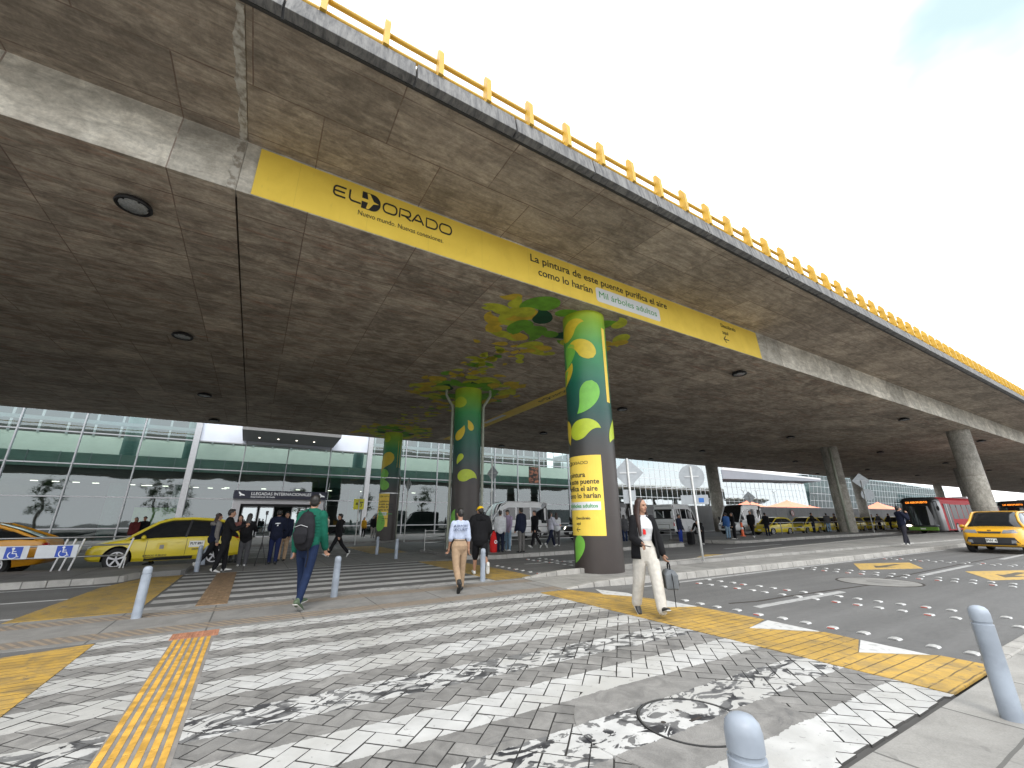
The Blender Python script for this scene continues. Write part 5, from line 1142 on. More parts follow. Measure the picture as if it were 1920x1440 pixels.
# vans
LOWV = [(-2.9, .42, 1.15, .9), (-2.82, .34, 1.22, .98), (-2., .3, 1.25, 1.0), (1.2, .3, 1.22, 1.0), (1.75, .3, 1.15, .99), (2.35, .32, 1.02, .94), (2.7, .34, .9, .84), (2.85, .4, .7, .7)]
TOPV = [(-2.9, 2.55, .80), (-2.85, 2.66, .82), (-1.5, 2.72, .84), (.6, 2.7, .84), (1.05, 2.52, .83), (1.45, 1.95, .88), (2.05, 1.16, .9)]
def van(label, paint, group, body_panels=True, band=True):
    c = Car('van', label, 'van', group, LOWV, TOPV, (-1.85, 1.75), .36, paint, pillars=(), belt_in=.03)
    # upper body panels over the glass box leave the windows open
    b = MB()
    def gp(x, t_, sg, o_=.008): p = c.gpt(x, t_, sg); return p+Vector((0, o_ if sg else -o_, 0))
    for sg in (0, 1):
        def panel(xa, xb, ta, tb, n=6):
            for i in range(n):
                x0_, x1_ = xa+(xb-xa)*i/n, xa+(xb-xa)*(i+1)/n
                for j in range(3):
                    t0, t1 = ta+(tb-ta)*j/3, ta+(tb-ta)*(j+1)/3
                    b.add([gp(x0_, t0, sg), gp(x1_, t0, sg), gp(x1_, t1, sg), gp(x0_, t1, sg)], [(0, 1, 2, 3)])
        panel(-2.88, 1.2, .72, 1.0); panel(-2.88, 1.6, 0, .14)
        for xp in ((-2.88, -2.6), (-1.45, -1.3), (-.2, -.05), (.95, 1.1)): panel(xp[0], xp[1], .14, .72, 2)
    z_ = [1.2, 1.45, 2.15, 2.62]
    def bk(y0, y1, z0, z1): b.add([(-2.915, y0, z0), (-2.915, y1, z0), (-2.915+.02, y1, z1), (-2.915+.02, y0, z1)], [(0, 1, 2, 3)])
    bk(-.88, .88, 1.12, 1.5); bk(-.82, .82, 2.25, 2.6); bk(-.9, -.7, 1.5, 2.25); bk(.7, .9, 1.5, 2.25); bk(-.04, .04, 1.5, 2.25)
    b.build('upper_body', paint, c.o, fix=False)
    for sg in (-1, 1):
        for (xa, xb) in ((.95, 1.7), (-.35, .8)): seam(c, [(xa, 1.18), (xa, .42), (xb, .42), (xb, 1.18)], sg)
        MB().ell((1.75, sg*1.14, 1.45), (.07, .1, .17), 12, 8).build('wing_mirror', M_PLAS, c.o, smooth=True)
        c.front(quad(((sg*.5, .72), (sg*.84, .78), (sg*.86, .95), (sg*.6, .90))), 1, .008).build('headlight', M_HL, c.o, fix=False)
        c.front(quad(((sg*.86, .8), (sg*.96, .8), (sg*.94, 1.12), (sg*.86, 1.12)), 2, 3), -1, .02).build('tail_light', M_TL, c.o, fix=False)
    c.front(quad(((-.5, .5), (.5, .5), (.45, .82), (-.45, .82))), 1, .008).build('grille', M_PLAS, c.o, fix=False)
    seam(c, [(-2.8, .4), (-2.3, .4)], 1, 'bumper', M_PLAS, .16); plate_at(c, .0, .62, -1); plate_at(c, .0, .52, 1)
    MB().b2((-3.0, -.92, .42), (-2.86, .92, .58)).build('rear_bumper', M_PLAS, c.o, bevel=.02)
    return c
vA = van('white minibus with its rear window towards the waiting people', P_WHI, None); rot_to(vA, 16.2, 27.6, PI)
b = text_mb('TRANSMÉXICO', .2, .005, .001) if False else None
vB = copy_tree(vA.o, (34.7, 27.3, 0), .25); tag(vB, 'white minibus seen from behind, between the two signs on poles', 'van')
vC = copy_tree(vA.o, (41.3, 25.2, 0), PI+.1); tag(vC, 'white minibus facing left in front of the fence, right of the suitcases', 'van')
vD = van('black van with a lit headlamp left of the front wrapped column', P_BLK, None); rot_to(vD, 22.2, 24.6, PI+.1)
vD.front(quad(((-.84, .76), (-.6, .74), (-.62, .92), (-.82, .95))), 1, .014).build('lit_headlight', M_LIT, vD.o, fix=False)
# buses
t = T('bus_window', (.01, .011, .012), .35); t.b.inputs['Specular IOR Level'].default_value = .25; M_BW = t.m
def bus(label, roofm, frontm, sidem, L=17.5, leds=True, name='bus'):
    o = thing(name, label, 'bus', (0, 0, 0)); W = 1.27; H = 3.15
    def sec(x, ins, top, zu=.32): return [(x, -(W-ins), zu), (x, -(W-ins*.8), 1.0), (x, -(W-ins), 2.1), (x, -(W-.07-ins), top-.25), (x, -(W-.3-ins), top-.03), (x, 0, top), (x, W-.3-ins, top-.03), (x, W-.07-ins, top-.25), (x, W-ins, 2.1), (x, W-ins*.8, 1.0), (x, W-ins, zu)]
    MB().rings([sec(-L, .12, H-.1), sec(-L+.15, 0, H), sec(-1.2, 0, H)]).build('body', sidem, o, smooth=35)
    MB().rings([sec(-1.2, 0, H), sec(-.5, .0, H-.02), sec(-.12, .06, H-.12), sec(0, .22, H-.35)]).build('cab', frontm, o, smooth=50)
    g = MB(); prof = []
    for k in range(9):
        y = -1.12+k*.28; e = (abs(y)/1.12)**3; prof.append((y, e))
    rs = [[(.16-.30*e-.08*(zz-1)**1*.8, y, zz) for y, e in prof] for zz in (.75, 1.3, 1.9, 2.35)]
    g.rings(rs, closed=False); g.build('windscreen', M_CG, o, smooth=True, fix=False)
    g = MB(); g.rings([[(.0-.26*e, y, zz) for y, e in prof] for zz in (2.36, 2.98)], closed=False); dsp = g.build('destination_board', M_BLK, o, smooth=True, fix=False)
    if leds:
        tb = text_mb('L33 AEROPUERTO', .22, .004, .002); w_ = max(v[0] for v in tb.v); tb.v = [(.02, v[0]*1.5/w_-.75, v[1]+2.6) for v in tb.v]; tb.v = [(p[0], p[1], p[2]) for p in tb.v]; tb.build('destination_text', M_LED, dsp, fix=False)
    for sg in (-1, 1):
        MB().ell((.06, sg*.92, .72), (.08, .2, .09), 12, 8).build('headlight', M_LIT if sg < 0 else M_HL, o, smooth=True)
        wb = MB(); x = -1.9
        while x > -L+1: wb.b2((x-1.25, sg*(W-.02), 1.25), (x, sg*(W+.006), 2.5)); x -= 1.4
        wb.build('side_window', M_BW, o)
        for dx_ in ((-1.7, -3.0), (-8, -9.4)): 
            d_ = MB().b2((dx_[1], sg*(W-.01), .4), (dx_[0], sg*(W+.012), 2.55)).build('door', M_BW, o); MB().b2(((dx_[0]+dx_[1])/2-.03, sg*(W), .4), ((dx_[0]+dx_[1])/2+.03, sg*(W+.02), 2.55)).build('door_frame', P_WHI, d_)
        for wx in (-2.5 if False else -3.7, -12.2): wheel(o, wx, sg*(W-.12), .48, .26, 8)
        MB().tube([(-.1, sg*1.1, 2.7), (.3, sg*1.4, 2.75), (.32, sg*1.42, 2.3)], [.03], 8).ell((.32, sg*1.42, 2.15), (.06, .1, .22), 10, 6).build('mirror', M_PLAS, o)
    MB().b2((-.4, -1.0, .3), (.12, 1.0, .6)).build('bumper', P_GRN, o, bevel=.05); plate_at_ = MB().b2((.121, -.17, .4), (.13, .17, .52)).build('licence_plate', M_PLT, o)
    MB().b2((-L*.6, -.8, H), (-L*.6-2.5, .8, H+.22)).build('air_conditioner', P_WHI, o, bevel=.05)
    return o
b1 = bus('red articulated bus with dark front, green bumper and orange destination sign', P_RED, P_BLK, P_RED); b1.location = (50.8, 14.35, 0); b1.rotation_euler.z = PI-.02
b2_ = bus('dark bus partly cut by the right edge, behind the amber taxi', P_BLK, P_BLK, P_BLK, 12); b2_.location = (72.5, 12.4, 0); b2_.rotation_euler.z = PI
b3 = bus('pale bus glimpsed between the large bare column and the dark bus', P_WHI, P_WHI, P_RED, 12, False); b3.location = (86, 16.6, 0); b3.rotation_euler.z = PI
# cone
t = T('cone_orange', (.7, .12, .03), .5); M_CONE = t.m
cn = thing('traffic_post', 'orange plastic traffic post before the parked minibus', 'traffic post', (32.2, 19.6, .12))
MB().lathe([(.2, 0), (.2, .05), (.1, .06), (.085, .95), (.05, 1.0), (.001, 1.0)], 20).build('post', M_CONE, cn, smooth=40); MB().lathe([(.094, .5), (.094, .65), (.09, .65), (.09, .5)], 20, hollow=True).build('band', M_WHT, cn)
# ------------------------------------------------------------------ people
M_SK = [plain('skin', (.34, .185, .12), .55, 0, .06, 20), plain('skin', (.30, .16, .10), .55, 0, .06, 20)]
M_HAIR = plain('hair_black', (.012, .010, .009), .5, 0, .3, 40); M_HAIRB = plain('hair_brown', (.026, .011, .008), .6, 0, .3, 50); M_LIP = plain('lips', (.28, .07, .06), .5, 0, 0); M_EYE = plain('eye', (.01, .008, .008), .2, 0, 0)
_cl = {}
def C_(n, c):
    if n not in _cl: _cl[n] = cloth('cloth_'+n, c)
    return _cl[n]
BLACK = C_('black', (.008, .008, .0095)); NAVY = C_('navy', (.008, .011, .026)); DENIM = C_('denim', (.009, .018, .05)); LDENIM = C_('light_denim', (.18, .27, .36)); KHAKI = C_('khaki', (.30, .21, .135)); WHITE = C_('white', (.5, .51, .53)); GREEN = C_('green', (.006, .085, .055)); GREY = C_('grey', (.06, .06, .064)); LILAC = C_('lilac', (.33, .27, .38)); CREAM = C_('cream', (.5, .475, .43)); BLUE = C_('blue', (.02, .05, .3)); OCHRE = C_('ochre', (.5, .27, .02)); SHIRT = C_('shirt', (.38, .43, .55)); RED = C_('red', (.5, .02, .02)); BEIGE = C_('beige', (.36, .31, .26)); BROWN = C_('brown', (.09, .055, .04)); CYAP = C_('cap_yellow', (.66, .42, .01))
SHW = plain('shoe_white', (.5, .5, .48), .5, 0, .1, 30); SHB = plain('shoe_black', (.012, .012, .012), .5, 0, .1, 30); SHG = plain('shoe_green', (.06, .09, .05), .6, 0, .2, 30); LEATH = plain('belt_leather', (.012, .012, .012), .4, 0, .1)
def rx(v, a): return Vector((v.x, v.y*math.cos(a)-v.z*math.sin(a), v.y*math.sin(a)+v.z*math.cos(a)))
class P:
    """front is +y, the person's right is +x. angles in degrees; arms (swing, abduct, elbow, inward), legs (thigh, knee, foot)"""
    def __init__(p, H=1.7, fem=False, L=(0, 0, 0), Rr=(0, 0, 0), aL=(0, 5, 10, 0), aR=(0, 5, 10, 0), lean=0, look=0, nod=0, bend=0, step=0):
        p.H = H; p.fem = fem; h = H; d = math.radians
        hipw = .056*h; p.hip = {}; p.knee = {}; p.ank = {}; p.ft = {}
        for s, (t_, k, f), nm in ((-1, L, 'L'), (1, Rr, 'R')):
            a = Vector((s*hipw, 0, .515*h)); u = Vector((s*.0, math.sin(d(t_)), -math.cos(d(t_)))); kn = a+u*.245*h; sh = t_-k
            v = Vector((0, math.sin(d(sh)), -math.cos(d(sh)))); an = kn+v*.235*h
            p.hip[nm] = a; p.knee[nm] = kn; p.ank[nm] = an; p.ft[nm] = d(sh+f)
        lo = min(min(p.ank[n].z-.038*h*math.cos(p.ft[n]), (p.ank[n]+rx(Vector((0, .11*h, -.038*h)), p.ft[n])).z, (p.ank[n]+rx(Vector((0, -.03*h, -.038*h)), p.ft[n])).z) for n in 'LR')
        dz_ = Vector((0, 0, -lo))
        for dct in (p.hip, p.knee, p.ank):
            for n in dct: dct[n] = dct[n]+dz_
        p.base = Vector((0, 0, .515*h))+dz_; ln = d(lean)
        def sp(z, y=0): return p.base+rx(Vector((0, y, (z-.515)*h)), -ln*min(1, (z-.47)/.15 if bend == 0 else 1))
        p.sp = sp; p.sh = {}; p.el = {}; p.wr = {}; p.hd = {}
        shw = (.090 if fem else .104)*h
        for s, (sw, ab, el, inn), nm in ((-1, aL, 'L'), (1, aR, 'R')):
            a = sp(.805)+Vector((s*shw, 0, 0)); u = Vector((s*math.sin(d(ab)), 0, -math.cos(d(ab)))); u = rx(u, d(sw)); e = a+u*.172*h
            v = rx(Vector((-s*math.sin(d(inn)), 0, -1)).normalized()*1., d(sw+el)); v = Vector((v.x+s*math.sin(d(ab))*.6, v.y, v.z)).normalized(); w_ = e+v*.148*h
            p.sh[nm] = a; p.el[nm] = e; p.wr[nm] = w_; p.hd[nm] = v
        p.look = d(look); p.nod = d(nod); p.neck = sp(.835, -.006*h); p.head = sp(.935, .012*h+math.sin(ln)*0)
        p.HM = Matrix.Translation(p.head)@Matrix.Rotation(p.look, 4, 'Z')@Matrix.Rotation(-p.nod, 4, 'X')
    def T_(p, secs): # torso sections (z, rx, ry, y)
        return [p.sp(z, y*p.H) for z, a, b_, y in secs], [(a*p.H, b_*p.H) for z, a, b_, y in secs]
    def torso(p, g=0., top=.838, bot=.47):
        if p.fem: S_ = [(.465, .07, .05, 0), (.50, .094, .062, -.006), (.53, .098, .066, -.01), (.58, .082, .054, 0), (.625, .070, .048, .002), (.68, .079, .054, .006), (.725, .088, .066, .012), (.77, .090, .056, .004), (.805, .088, .044, 0), (.83, .045, .033, -.002), (.85, .032, .032, 0)]
        else: S_ = [(.465, .07, .05, 0), (.50, .092, .06, -.004), (.54, .092, .062, -.004), (.59, .086, .056, 0), (.64, .088, .057, .002), (.70, .098, .063, .004), (.75, .104, .064, .004), (.79, .104, .056, 0), (.815, .086, .046, -.002), (.833, .045, .038, -.004), (.85, .034, .034, -.002)]
        return [(z, a+g, b_+g, y) for z, a, b_, y in S_ if bot <= z <= top]
    def body(p, vox, skin):
        h = p.H; b = MB(); pts, rad = p.T_(p.torso(-.004)); b.tube(pts, rad, 16, ref=(1, 0, 0))
        b.tube([p.sp(.82, -.004*h), p.sp(.86, 0), p.sp(.89, .006*h)], [.034*h, .031*h, .032*h], 12)
        M = p.HM; k = h/1.7
        b.ell(M@Vector((0, -.012*k, .022*k)), (.074*k, .092*k, .092*k), 18, 12, M=M.to_3x3()); b.ell(M@Vector((0, .022*k, -.045*k)), (.055*k, .066*k, .068*k), 16, 10, M=M.to_3x3()); b.ell(M@Vector((0, .056*k, -.092*k)), (.026*k, .024*k, .02*k), 10, 7, M=M.to_3x3())
        b.tube([M@Vector((0, .082*k, .01*k)), M@Vector((0, .100*k, -.028*k))], [.009*k, .014*k], 8)
        for s in (-1, 1): b.ell(M@Vector((s*.076*k, -.004*k, -.012*k)), (.009*k, .018*k, .03*k), 8, 7, M=M.to_3x3()); b.ell(M@Vector((s*.034*k, .058*k, -.038*k)), (.02*k, .018*k, .02*k), 8, 6, M=M.to_3x3())
        b.tube([M@Vector((-.04*k, .07*k, .022*k)), M@Vector((0, .08*k, .024*k)), M@Vector((.04*k, .07*k, .022*k))], [.012*k], 8)
        for n in 'LR':
            s = -1 if n == 'L' else 1
            b.tube([p.sh[n], p.sh[n].lerp(p.el[n], .3), p.el[n]], [.031*h*(.85 if p.fem else 1), .029*h*(.85 if p.fem else 1), .022*h], 10)
            b.tube([p.el[n], p.el[n].lerp(p.wr[n], .3), p.wr[n]], [.023*h, .024*h*(.9 if p.fem else 1), (.0145*h, .0135*h)], 10)
            # hand: palm, four curled fingers, thumb
            d = p.hd[n]; side = Vector((0, 1, 0)); side = (side-d*side.dot(d)); side = (side if side.length > .2 else Vector((0, 0, 1))-d*d.z).normalized(); pal = d.cross(side)*(1 if s > 0 else -1); w0 = p.wr[n]
            b.tube([w0, w0+d*.022*h, w0+d*.05*h], [(.014*h, .014*h), (.024*h, .0115*h), (.025*h, .011*h)], 10, ref=tuple(side))
            for i, (o_, l_) in enumerate(((.018, .9), (.006, 1.), (-.006, .95), (-.017, .78))):
                q = w0+d*.05*h+side*o_*h; q1 = q+(d*.92+pal*.38).normalized()*.02*h*l_; q2 = q1+(d*.6+pal*.8).normalized()*.017*h*l_; q3 = q2+(d*.15+pal*1.).normalized()*.013*h*l_
                b.tube([q, q1, q2, q3], [.0058*h, .0054*h, .005*h, .0042*h], 7)
            q = w0+d*.018*h+side*.018*h; b.tube([q, q+(d*.6+side*.6+pal*.3).normalized()*.024*h, q+(d*.6+side*.6+pal*.3).normalized()*.024*h+(d+pal*.5).normalized()*.018*h], [.0075*h, .0065*h, .005*h], 7)
            b.tube([p.hip[n], p.hip[n].lerp(p.knee[n], .4), p.knee[n]], [.05*h, .044*h, .031*h], 12); b.tube([p.knee[n], p.knee[n].lerp(p.ank[n], .35), p.ank[n]], [.030*h, .032*h, .019*h], 12)
            a = p.ank[n]; f = p.ft[n]; b.tube([a+rx(Vector((0, -.02*h, -.018*h)), f), a+rx(Vector((0, .05*h, -.022*h)), f), a+rx(Vector((0, .1*h, -.028*h)), f)], [(.018*h, .016*h), (.022*h, .014*h), (.018*h, .008*h)], 10, ref=(1, 0, 0))
        return b
def person(label, loc, face, pose, vox=.012, skin=0, top=None, sleeve=1., top_g=.012, top_bot=.5, pants=BLACK, pant_len=1., flare=1., shoes=SHB, hair=M_HAIR, hairstyle='short', hood=False, sleeve_w=1., group=None, z=0., cat='person', near=False, bulk=0., tuck=False):
    p = pose; h = p.H; k = h/1.7
    o = thing('person', label, cat, (loc[0], loc[1], z), face, group)
    p.body(vox, skin).build('body', M_SK[skin], o, remesh=vox*(.6 if near else 1), sm=2)
    # top
    if top:
        b = MB(); secs = p.torso(top_g+bulk, .828, top_bot); pts, rad = p.T_(secs); b.tube(pts, rad, 18, ref=(1, 0, 0))
        if hood: b.tube([p.sp(.80, -.07*h)+Vector((-.05*h, 0, 0)), p.sp(.815, -.085*h), p.sp(.80, -.07*h)+Vector((.05*h, 0, 0))], [.03*h, .036*h, .03*h], 10); b.tube([p.sp(.82, -.02*h), p.sp(.85, -.02*h)], [(.055*h, .05*h), (.046*h, .045*h)], 12, ref=(1, 0, 0))
        for n in 'LR':
            g = (top_g*.8+bulk*.6)*h
            b.tube([p.sh[n]+Vector((0, 0, .004*h)), p.sh[n].lerp(p.el[n], .4), p.el[n]], [.032*h+g, (.030*h+g)*sleeve_w, (.025*h+g)*sleeve_w], 12)
            if sleeve > .5:
                e2 = p.el[n].lerp(p.wr[n], min(1, (sleeve-.5)*2)); b.tube([p.el[n], p.el[n].lerp(e2, .4), e2], [(.026*h+g)*sleeve_w, (.025*h+g)*sleeve_w, (.019*h+g*.9)*sleeve_w], 12)
        b.build('top', top, o, remesh=vox, sm=2)
    if pants:
        b = MB(); secs = [s for s in p.torso(.008, .60, .46)]; pts, rad = p.T_(secs); b.tube(pts, rad, 16, ref=(1, 0, 0))
        for n in 'LR':
            kn = p.knee[n]; hp = p.hip[n]; a = p.ank[n]+Vector((0, 0, -.012*h)); L1 = min(1, pant_len*2)
            b.tube([hp+Vector((0, 0, .02*h)), hp.lerp(kn, .45), hp.lerp(kn, L1*.98)], [.054*h, .052*h*(.5+.5*flare), .040*h*flare], 12)
            if pant_len > .5:
                q = kn.lerp(a, (pant_len-.5)*2); b.tube([kn, kn.lerp(q, .5), q], [.040*h*flare, .037*h*flare, .029*h*flare**1.5], 12)
        b.build('trousers' if pant_len > .6 else 'shorts', pants, o, remesh=vox, sm=2)
    for n in 'LR':
        a = p.ank[n]; f = p.ft[n]; b = MB()
        b.tube([a+rx(Vector((0, -.024*h, -.014*h)), f), a+rx(Vector((0, .03*h, -.016*h)), f), a+rx(Vector((0, .075*h, -.022*h)), f), a+rx(Vector((0, .105*h, -.026*h)), f)], [(.025*h, .024*h), (.027*h, .022*h), (.028*h, .016*h), (.022*h, .012*h)], 12, ref=(1, 0, 0)); b.tube([a+Vector((0, 0, .015*h)), a+rx(Vector((0, 0, -.02*h)), f)], [.024*h, .026*h], 10)
        so = b.build('shoe', shoes, o, remesh=max(.008, vox*.8), sm=1)
        if near and (shoes is SHG or p is pw): 
            MB().tube([a+rx(Vector((0, -.03*h, -.034*h)), f), a+rx(Vector((0, .04*h, -.034*h)), f), a+rx(Vector((0, .11*h, -.034*h)), f)], [(.026*h, .0055*h), (.029*h, .0055*h), (.022*h, .0055*h)], 12, ref=(1, 0, 0)).build('sole', SHW, so)
    M = p.HM; M3 = M.to_3x3()
    if hairstyle:
        b = MB(); b.ell(M@Vector((0, -.024*k, .034*k)), (.083*k, .093*k, .09*k), 20, 14, M=M3); b.ell(M@Vector((0, -.05*k, -.005*k)), (.074*k, .06*k, .075*k), 16, 10, M=M3)
        if hairstyle == 'short': b.ell(M@Vector((0, .03*k, .088*k)), (.055*k, .055*k, .035*k), 14, 8, M=M3)
        if hairstyle == 'bun': b.ell(M@Vector((0, -.105*k, -.005*k)), (.04*k, .035*k, .038*k), 12, 8, M=M3)
        if hairstyle == 'long': b.tube([M@Vector((0, -.05*k, .02*k)), M@Vector((0, -.075*k, -.08*k)), M@Vector((0, -.10*k, -.2*k)), M@Vector((0, -.10*k, -.32*k))], [(.085*k, .05*k), (.09*k, .045*k), (.085*k, .035*k), (.05*k, .02*k)], 14, ref=tuple(M3@Vector((1, 0, 0))))
        if hairstyle == 'verylong':
            for s in (-1, 1): b.tube([M@Vector((s*.05*k, -.02*k, .07*k)), M@Vector((s*.08*k, -.025*k, -.02*k)), M@Vector((s*.105*k, -.01*k, -.14*k)), M@Vector((s*.13*k, .03*k, -.28*k)), M@Vector((s*(.14)*k, .06*k, -.46*k if s > 0 else -.3*k))], [(.03*k, .05*k), (.024*k, .06*k), (.034*k, .05*k), (.038*k, .036*k), (.02*k, .02*k)], 12, ref=tuple(M3@Vector((1, 0, 0))))
            b.tube([M@Vector((0, -.05*k, .02*k)), M@Vector((0, -.08*k, -.1*k)), M@Vector((0, -.12*k, -.35*k)), M@Vector((0, -.12*k, -.5*k))], [(.09*k, .05*k), (.1*k, .045*k), (.1*k, .03*k), (.06*k, .02*k)], 14, ref=tuple(M3@Vector((1, 0, 0))))
        # keep the face free of hair
        b.build('hair', hair, o, remesh=max(.008, vox*.8), sm=2)
    if near or hairstyle == 'verylong':
        for s in (-1, 1): MB().ell(M@Vector((s*.029*k, .0765*k, .004*k)), (.012*k, .006*k, .0055*k), 10, 6, M=M3).build('eye', M_EYE, o, smooth=True); MB().tube([M@Vector((s*.014*k, .083*k, .022*k)), M@Vector((s*.03*k, .081*k, .027*k)), M@Vector((s*.047*k, .07*k, .022*k))], [.0035*k], 6).build('eyebrow', M_HAIR, o)
        MB().tube([M@Vector((-.02*k, .082*k, -.056*k)), M@Vector((0, .089*k, -.054*k)), M@Vector((.02*k, .082*k, -.056*k))], [.0065*k], 8).build('lips', M_LIP, o, smooth=True)
    return o
def at(px, py, z=0.): q = G(px, py, z); return (q.x, q.y)
def fdir(dx, dy): return math.atan2(-dx, dy)          # heading with +y local front
WALKR = dict(L=(24, 8, 5), Rr=(-20, 22, -12)); WALKL = dict(L=(-22, 24, -14), Rr=(24, 6, 6))
# woman in white trousers walking towards the viewer
pw = P(1.64, True, L=(15, 4, 8), Rr=(-15, 10, -22), aL=(2, 16, 8, 0), aR=(0, 8, 72, 10), look=24, nod=2)
wl = (5.36, 4.9)
wo = person('woman with very long brown hair, open black jacket and wide white trousers', wl, fdir(-.38, -1), pw, .010, 0, WHITE, .35, .006, .60, CREAM, 1., 1.38, SHB, M_HAIRB, 'verylong', near=True)
# open black jacket
b = MB(); h = pw.H
def openring(z, rx_, ry_, gap=52, n=18, dy=0.): c = pw.sp(z, dy*h); return [c+Vector((math.sin(math.radians(a))*rx_*h, -math.cos(math.radians(a))*ry_*h, 0)) for a in [-(180-gap)+(2*(180-gap))*i/n for i in range(n+1)]]
jk = [openring(.845, .045, .05, 40), openring(.825, .08, .062, 42), openring(.79, .115, .078, 46), openring(.72, .118, .088, 50), openring(.65, .118, .09, 46), openring(.58, .128, .095, 42), openring(.50, .137, .102, 40), openring(.455, .137, .105, 40)]
b.rings(jk, closed=False); jo = b.build('jacket', BLACK, wo, smooth=True, fix=False); md = jo.modifiers.new('s', 'SOLIDIFY'); md.thickness = .018; md.offset = 1
b = MB()
for n in 'LR': b.tube([pw.sh[n]+Vector((0, 0, .006)), pw.sh[n].lerp(pw.el[n], .5), pw.el[n], pw.el[n].lerp(pw.wr[n], .5), pw.el[n].lerp(pw.wr[n], .97)], [.072, .07, .066, .064, .052], 14)
b.build('jacket_sleeves', BLACK, wo, remesh=.012, sm=2)
MB().lathe([(.066, -.008), (.078, -.006), (.074, .01), (.062, .008)], 24, M=Matrix.Translation(pw.sp(.826))@Matrix.Diagonal((1, .85, 1, 1)), hollow=True).build('collar_trim', RED, wo)
MB().b2((.018, .0, -.05), (.062, .012, .03)).map(lambda q: pw.sp(.70, .070*h)+q).build('shirt_print', RED, wo)
MB().lathe([(.115, -.02), (.120, -.02), (.120, .02), (.115, .02)], 24, M=Matrix.Translation(pw.sp(.60))@Matrix.Diagonal((1.06, .76, 1, 1)), hollow=True).build('waistband', CREAM, wo)
wm = Matrix.Translation((wl[0], wl[1], 0))@Matrix.Rotation(fdir(-.38, -1), 4, 'Z')
hr = wm@(pw.wr['R']+pw.hd['R']*.075*1.6); 
ph = MB().box((0, 0, 0), (.075, .15, .009)).build('phone', M_BLK, None, bevel=.004); ph.location = hr+Vector((0, 0, .02)); ph.rotation_euler = (0.2, 0, .6); tag(ph, 'black phone in the right hand of the woman in white trousers', 'phone')
hl = wm@(pw.wr['L']+pw.hd['L']*.085*1.6)
M_BAGG = C_('bag_grey', (.12, .13, .14))
bg_ = thing('bag', 'small grey cooler bag with a black strap carried by the long haired woman', 'bag', (hl.x+.03, hl.y-.02, hl.z-.36), .9)
MB().rings([[(a*.155, c*.09, 0) for a, c in ((-1, -1), (1, -1), (1, 1), (-1, 1))], [(a*.16, c*.095, .2) for a, c in ((-1, -1), (1, -1), (1, 1), (-1, 1))], [(a*.12, c*.05, .27) for a, c in ((-1, -1), (1, -1), (1, 1), (-1, 1))]]).build('body', M_BAGG, bg_, bevel=.02)
MB().b2((-.13, -.102, .06), (.13, -.095, .12)).build('front_strap', BLACK, bg_); MB().tube([(-.08, 0, .25), (-.07, 0, .34), (0, 0, .37), (.07, 0, .34), (.08, 0, .25)], [.011], 8).build('handle', BLACK, bg_, smooth=True)
MB().tube([(-.15, 0, .22), (-.2, .0, .1), (-.21, 0, -.12), (-.2, .0, -.22)], [(.02, .004)], 8).build('hanging_strap', BLACK, bg_)

# man in the green jacket
pg = P(1.79, L=(13, 4, -6), Rr=(-10, 14, -6), aL=(-10, 5, 12, 4), aR=(10, 6, 16, 4), lean=2, look=20)
gf = fdir(.12, 1)-.5
go = person('man in a green quilted jacket and blue jeans walking away', (.90, 8.42), gf, pg, .010, 0, GREEN, 1., .016, .53, DENIM, 1., .95, SHG, M_HAIR, 'short', near=True, bulk=.003, sleeve_w=1.0)
MB().lathe([(.06, -.01), (.075, -.01), (.07, .02), (.058, .02)], 20, M=Matrix.Translation(pg.sp(.85)), hollow=True).build('collar', C_('collar_white', (.4, .42, .42)), go)
b = MB()
for i in range(9):
    z_ = .56+i*.029; s_ = lerp_tab([(a, x_, y_) for a, x_, y_, _ in pg.torso(.019, .9, .4)], z_); b.lathe([(s_[0]*1.79-.004, -.006), (s_[0]*1.79+.003, 0), (s_[0]*1.79-.004, .006)], 28, M=Matrix.Translation(pg.sp(z_))@Matrix.Diagonal((1, s_[1]/s_[0], 1, 1)), hollow=True)
b.build('quilting', GREEN, go, smooth=True)
def backpack(label, pose, loc, face, z=0., s=1., mat=None, detail=True):
    mat = mat or C_('backpack_charcoal', (.014, .014, .017)); M = Matrix.Translation((loc[0], loc[1], z))@Matrix.Rotation(face, 4, 'Z'); c = pose.sp(.665, -.155*pose.H/1.7*1.); q = M@c
    o = thing('backpack', label, 'backpack', q, face)
    MB().tube([(0, .01, -.23*s), (0, -.02, -.1*s), (0, -.02, .08*s), (0, .02, .22*s)], [(.13*s, .07*s), (.165*s, .10*s), (.155*s, .09*s), (.10*s, .06*s)], 16, ref=(1, 0, 0)).build('pack', mat, o, remesh=.014, sm=3)
    if detail:
        MB().tube([(0, -.11*s, -.17*s), (0, -.13*s, -.05*s), (0, -.115*s, .03*s)], [(.09*s, .03*s), (.12*s, .035*s), (.10*s, .025*s)], 14, ref=(1, 0, 0)).build('front_pocket', mat, o, remesh=.012, sm=3)
        MB().tube([(-.1*s, -.125*s, .05*s), (0, -.14*s, .08*s), (.1*s, -.125*s, .05*s)], [.005], 6).build('zip', M_GAL, o); MB().tube([(-.03*s, .02, .25*s), (0, .0, .3*s), (.03*s, .02, .25*s)], [.01], 6).build('handle', BLACK, o)
        for sg in (-1, 1): MB().tube([(sg*.09, .03, .2*s), (sg*.1, .12, .24*s), (sg*.1, .24, .17*s), (sg*.12, .25, 0), (sg*.14, .14, -.14*s), (sg*.12, .02, -.18*s)], [(.022, .006)], 8).build('shoulder_strap', BLACK, o)
        MB().tube([(.1, -.02, -.22*s), (.13, -.03, -.38*s), (.11, -.03, -.52*s)], [(.012, .003)], 6).build('hanging_strap', BLACK, o)
    return o
backpack('large charcoal backpack on the back of the man in green', pg, (.90, 8.42), gf, 0, 1.12)

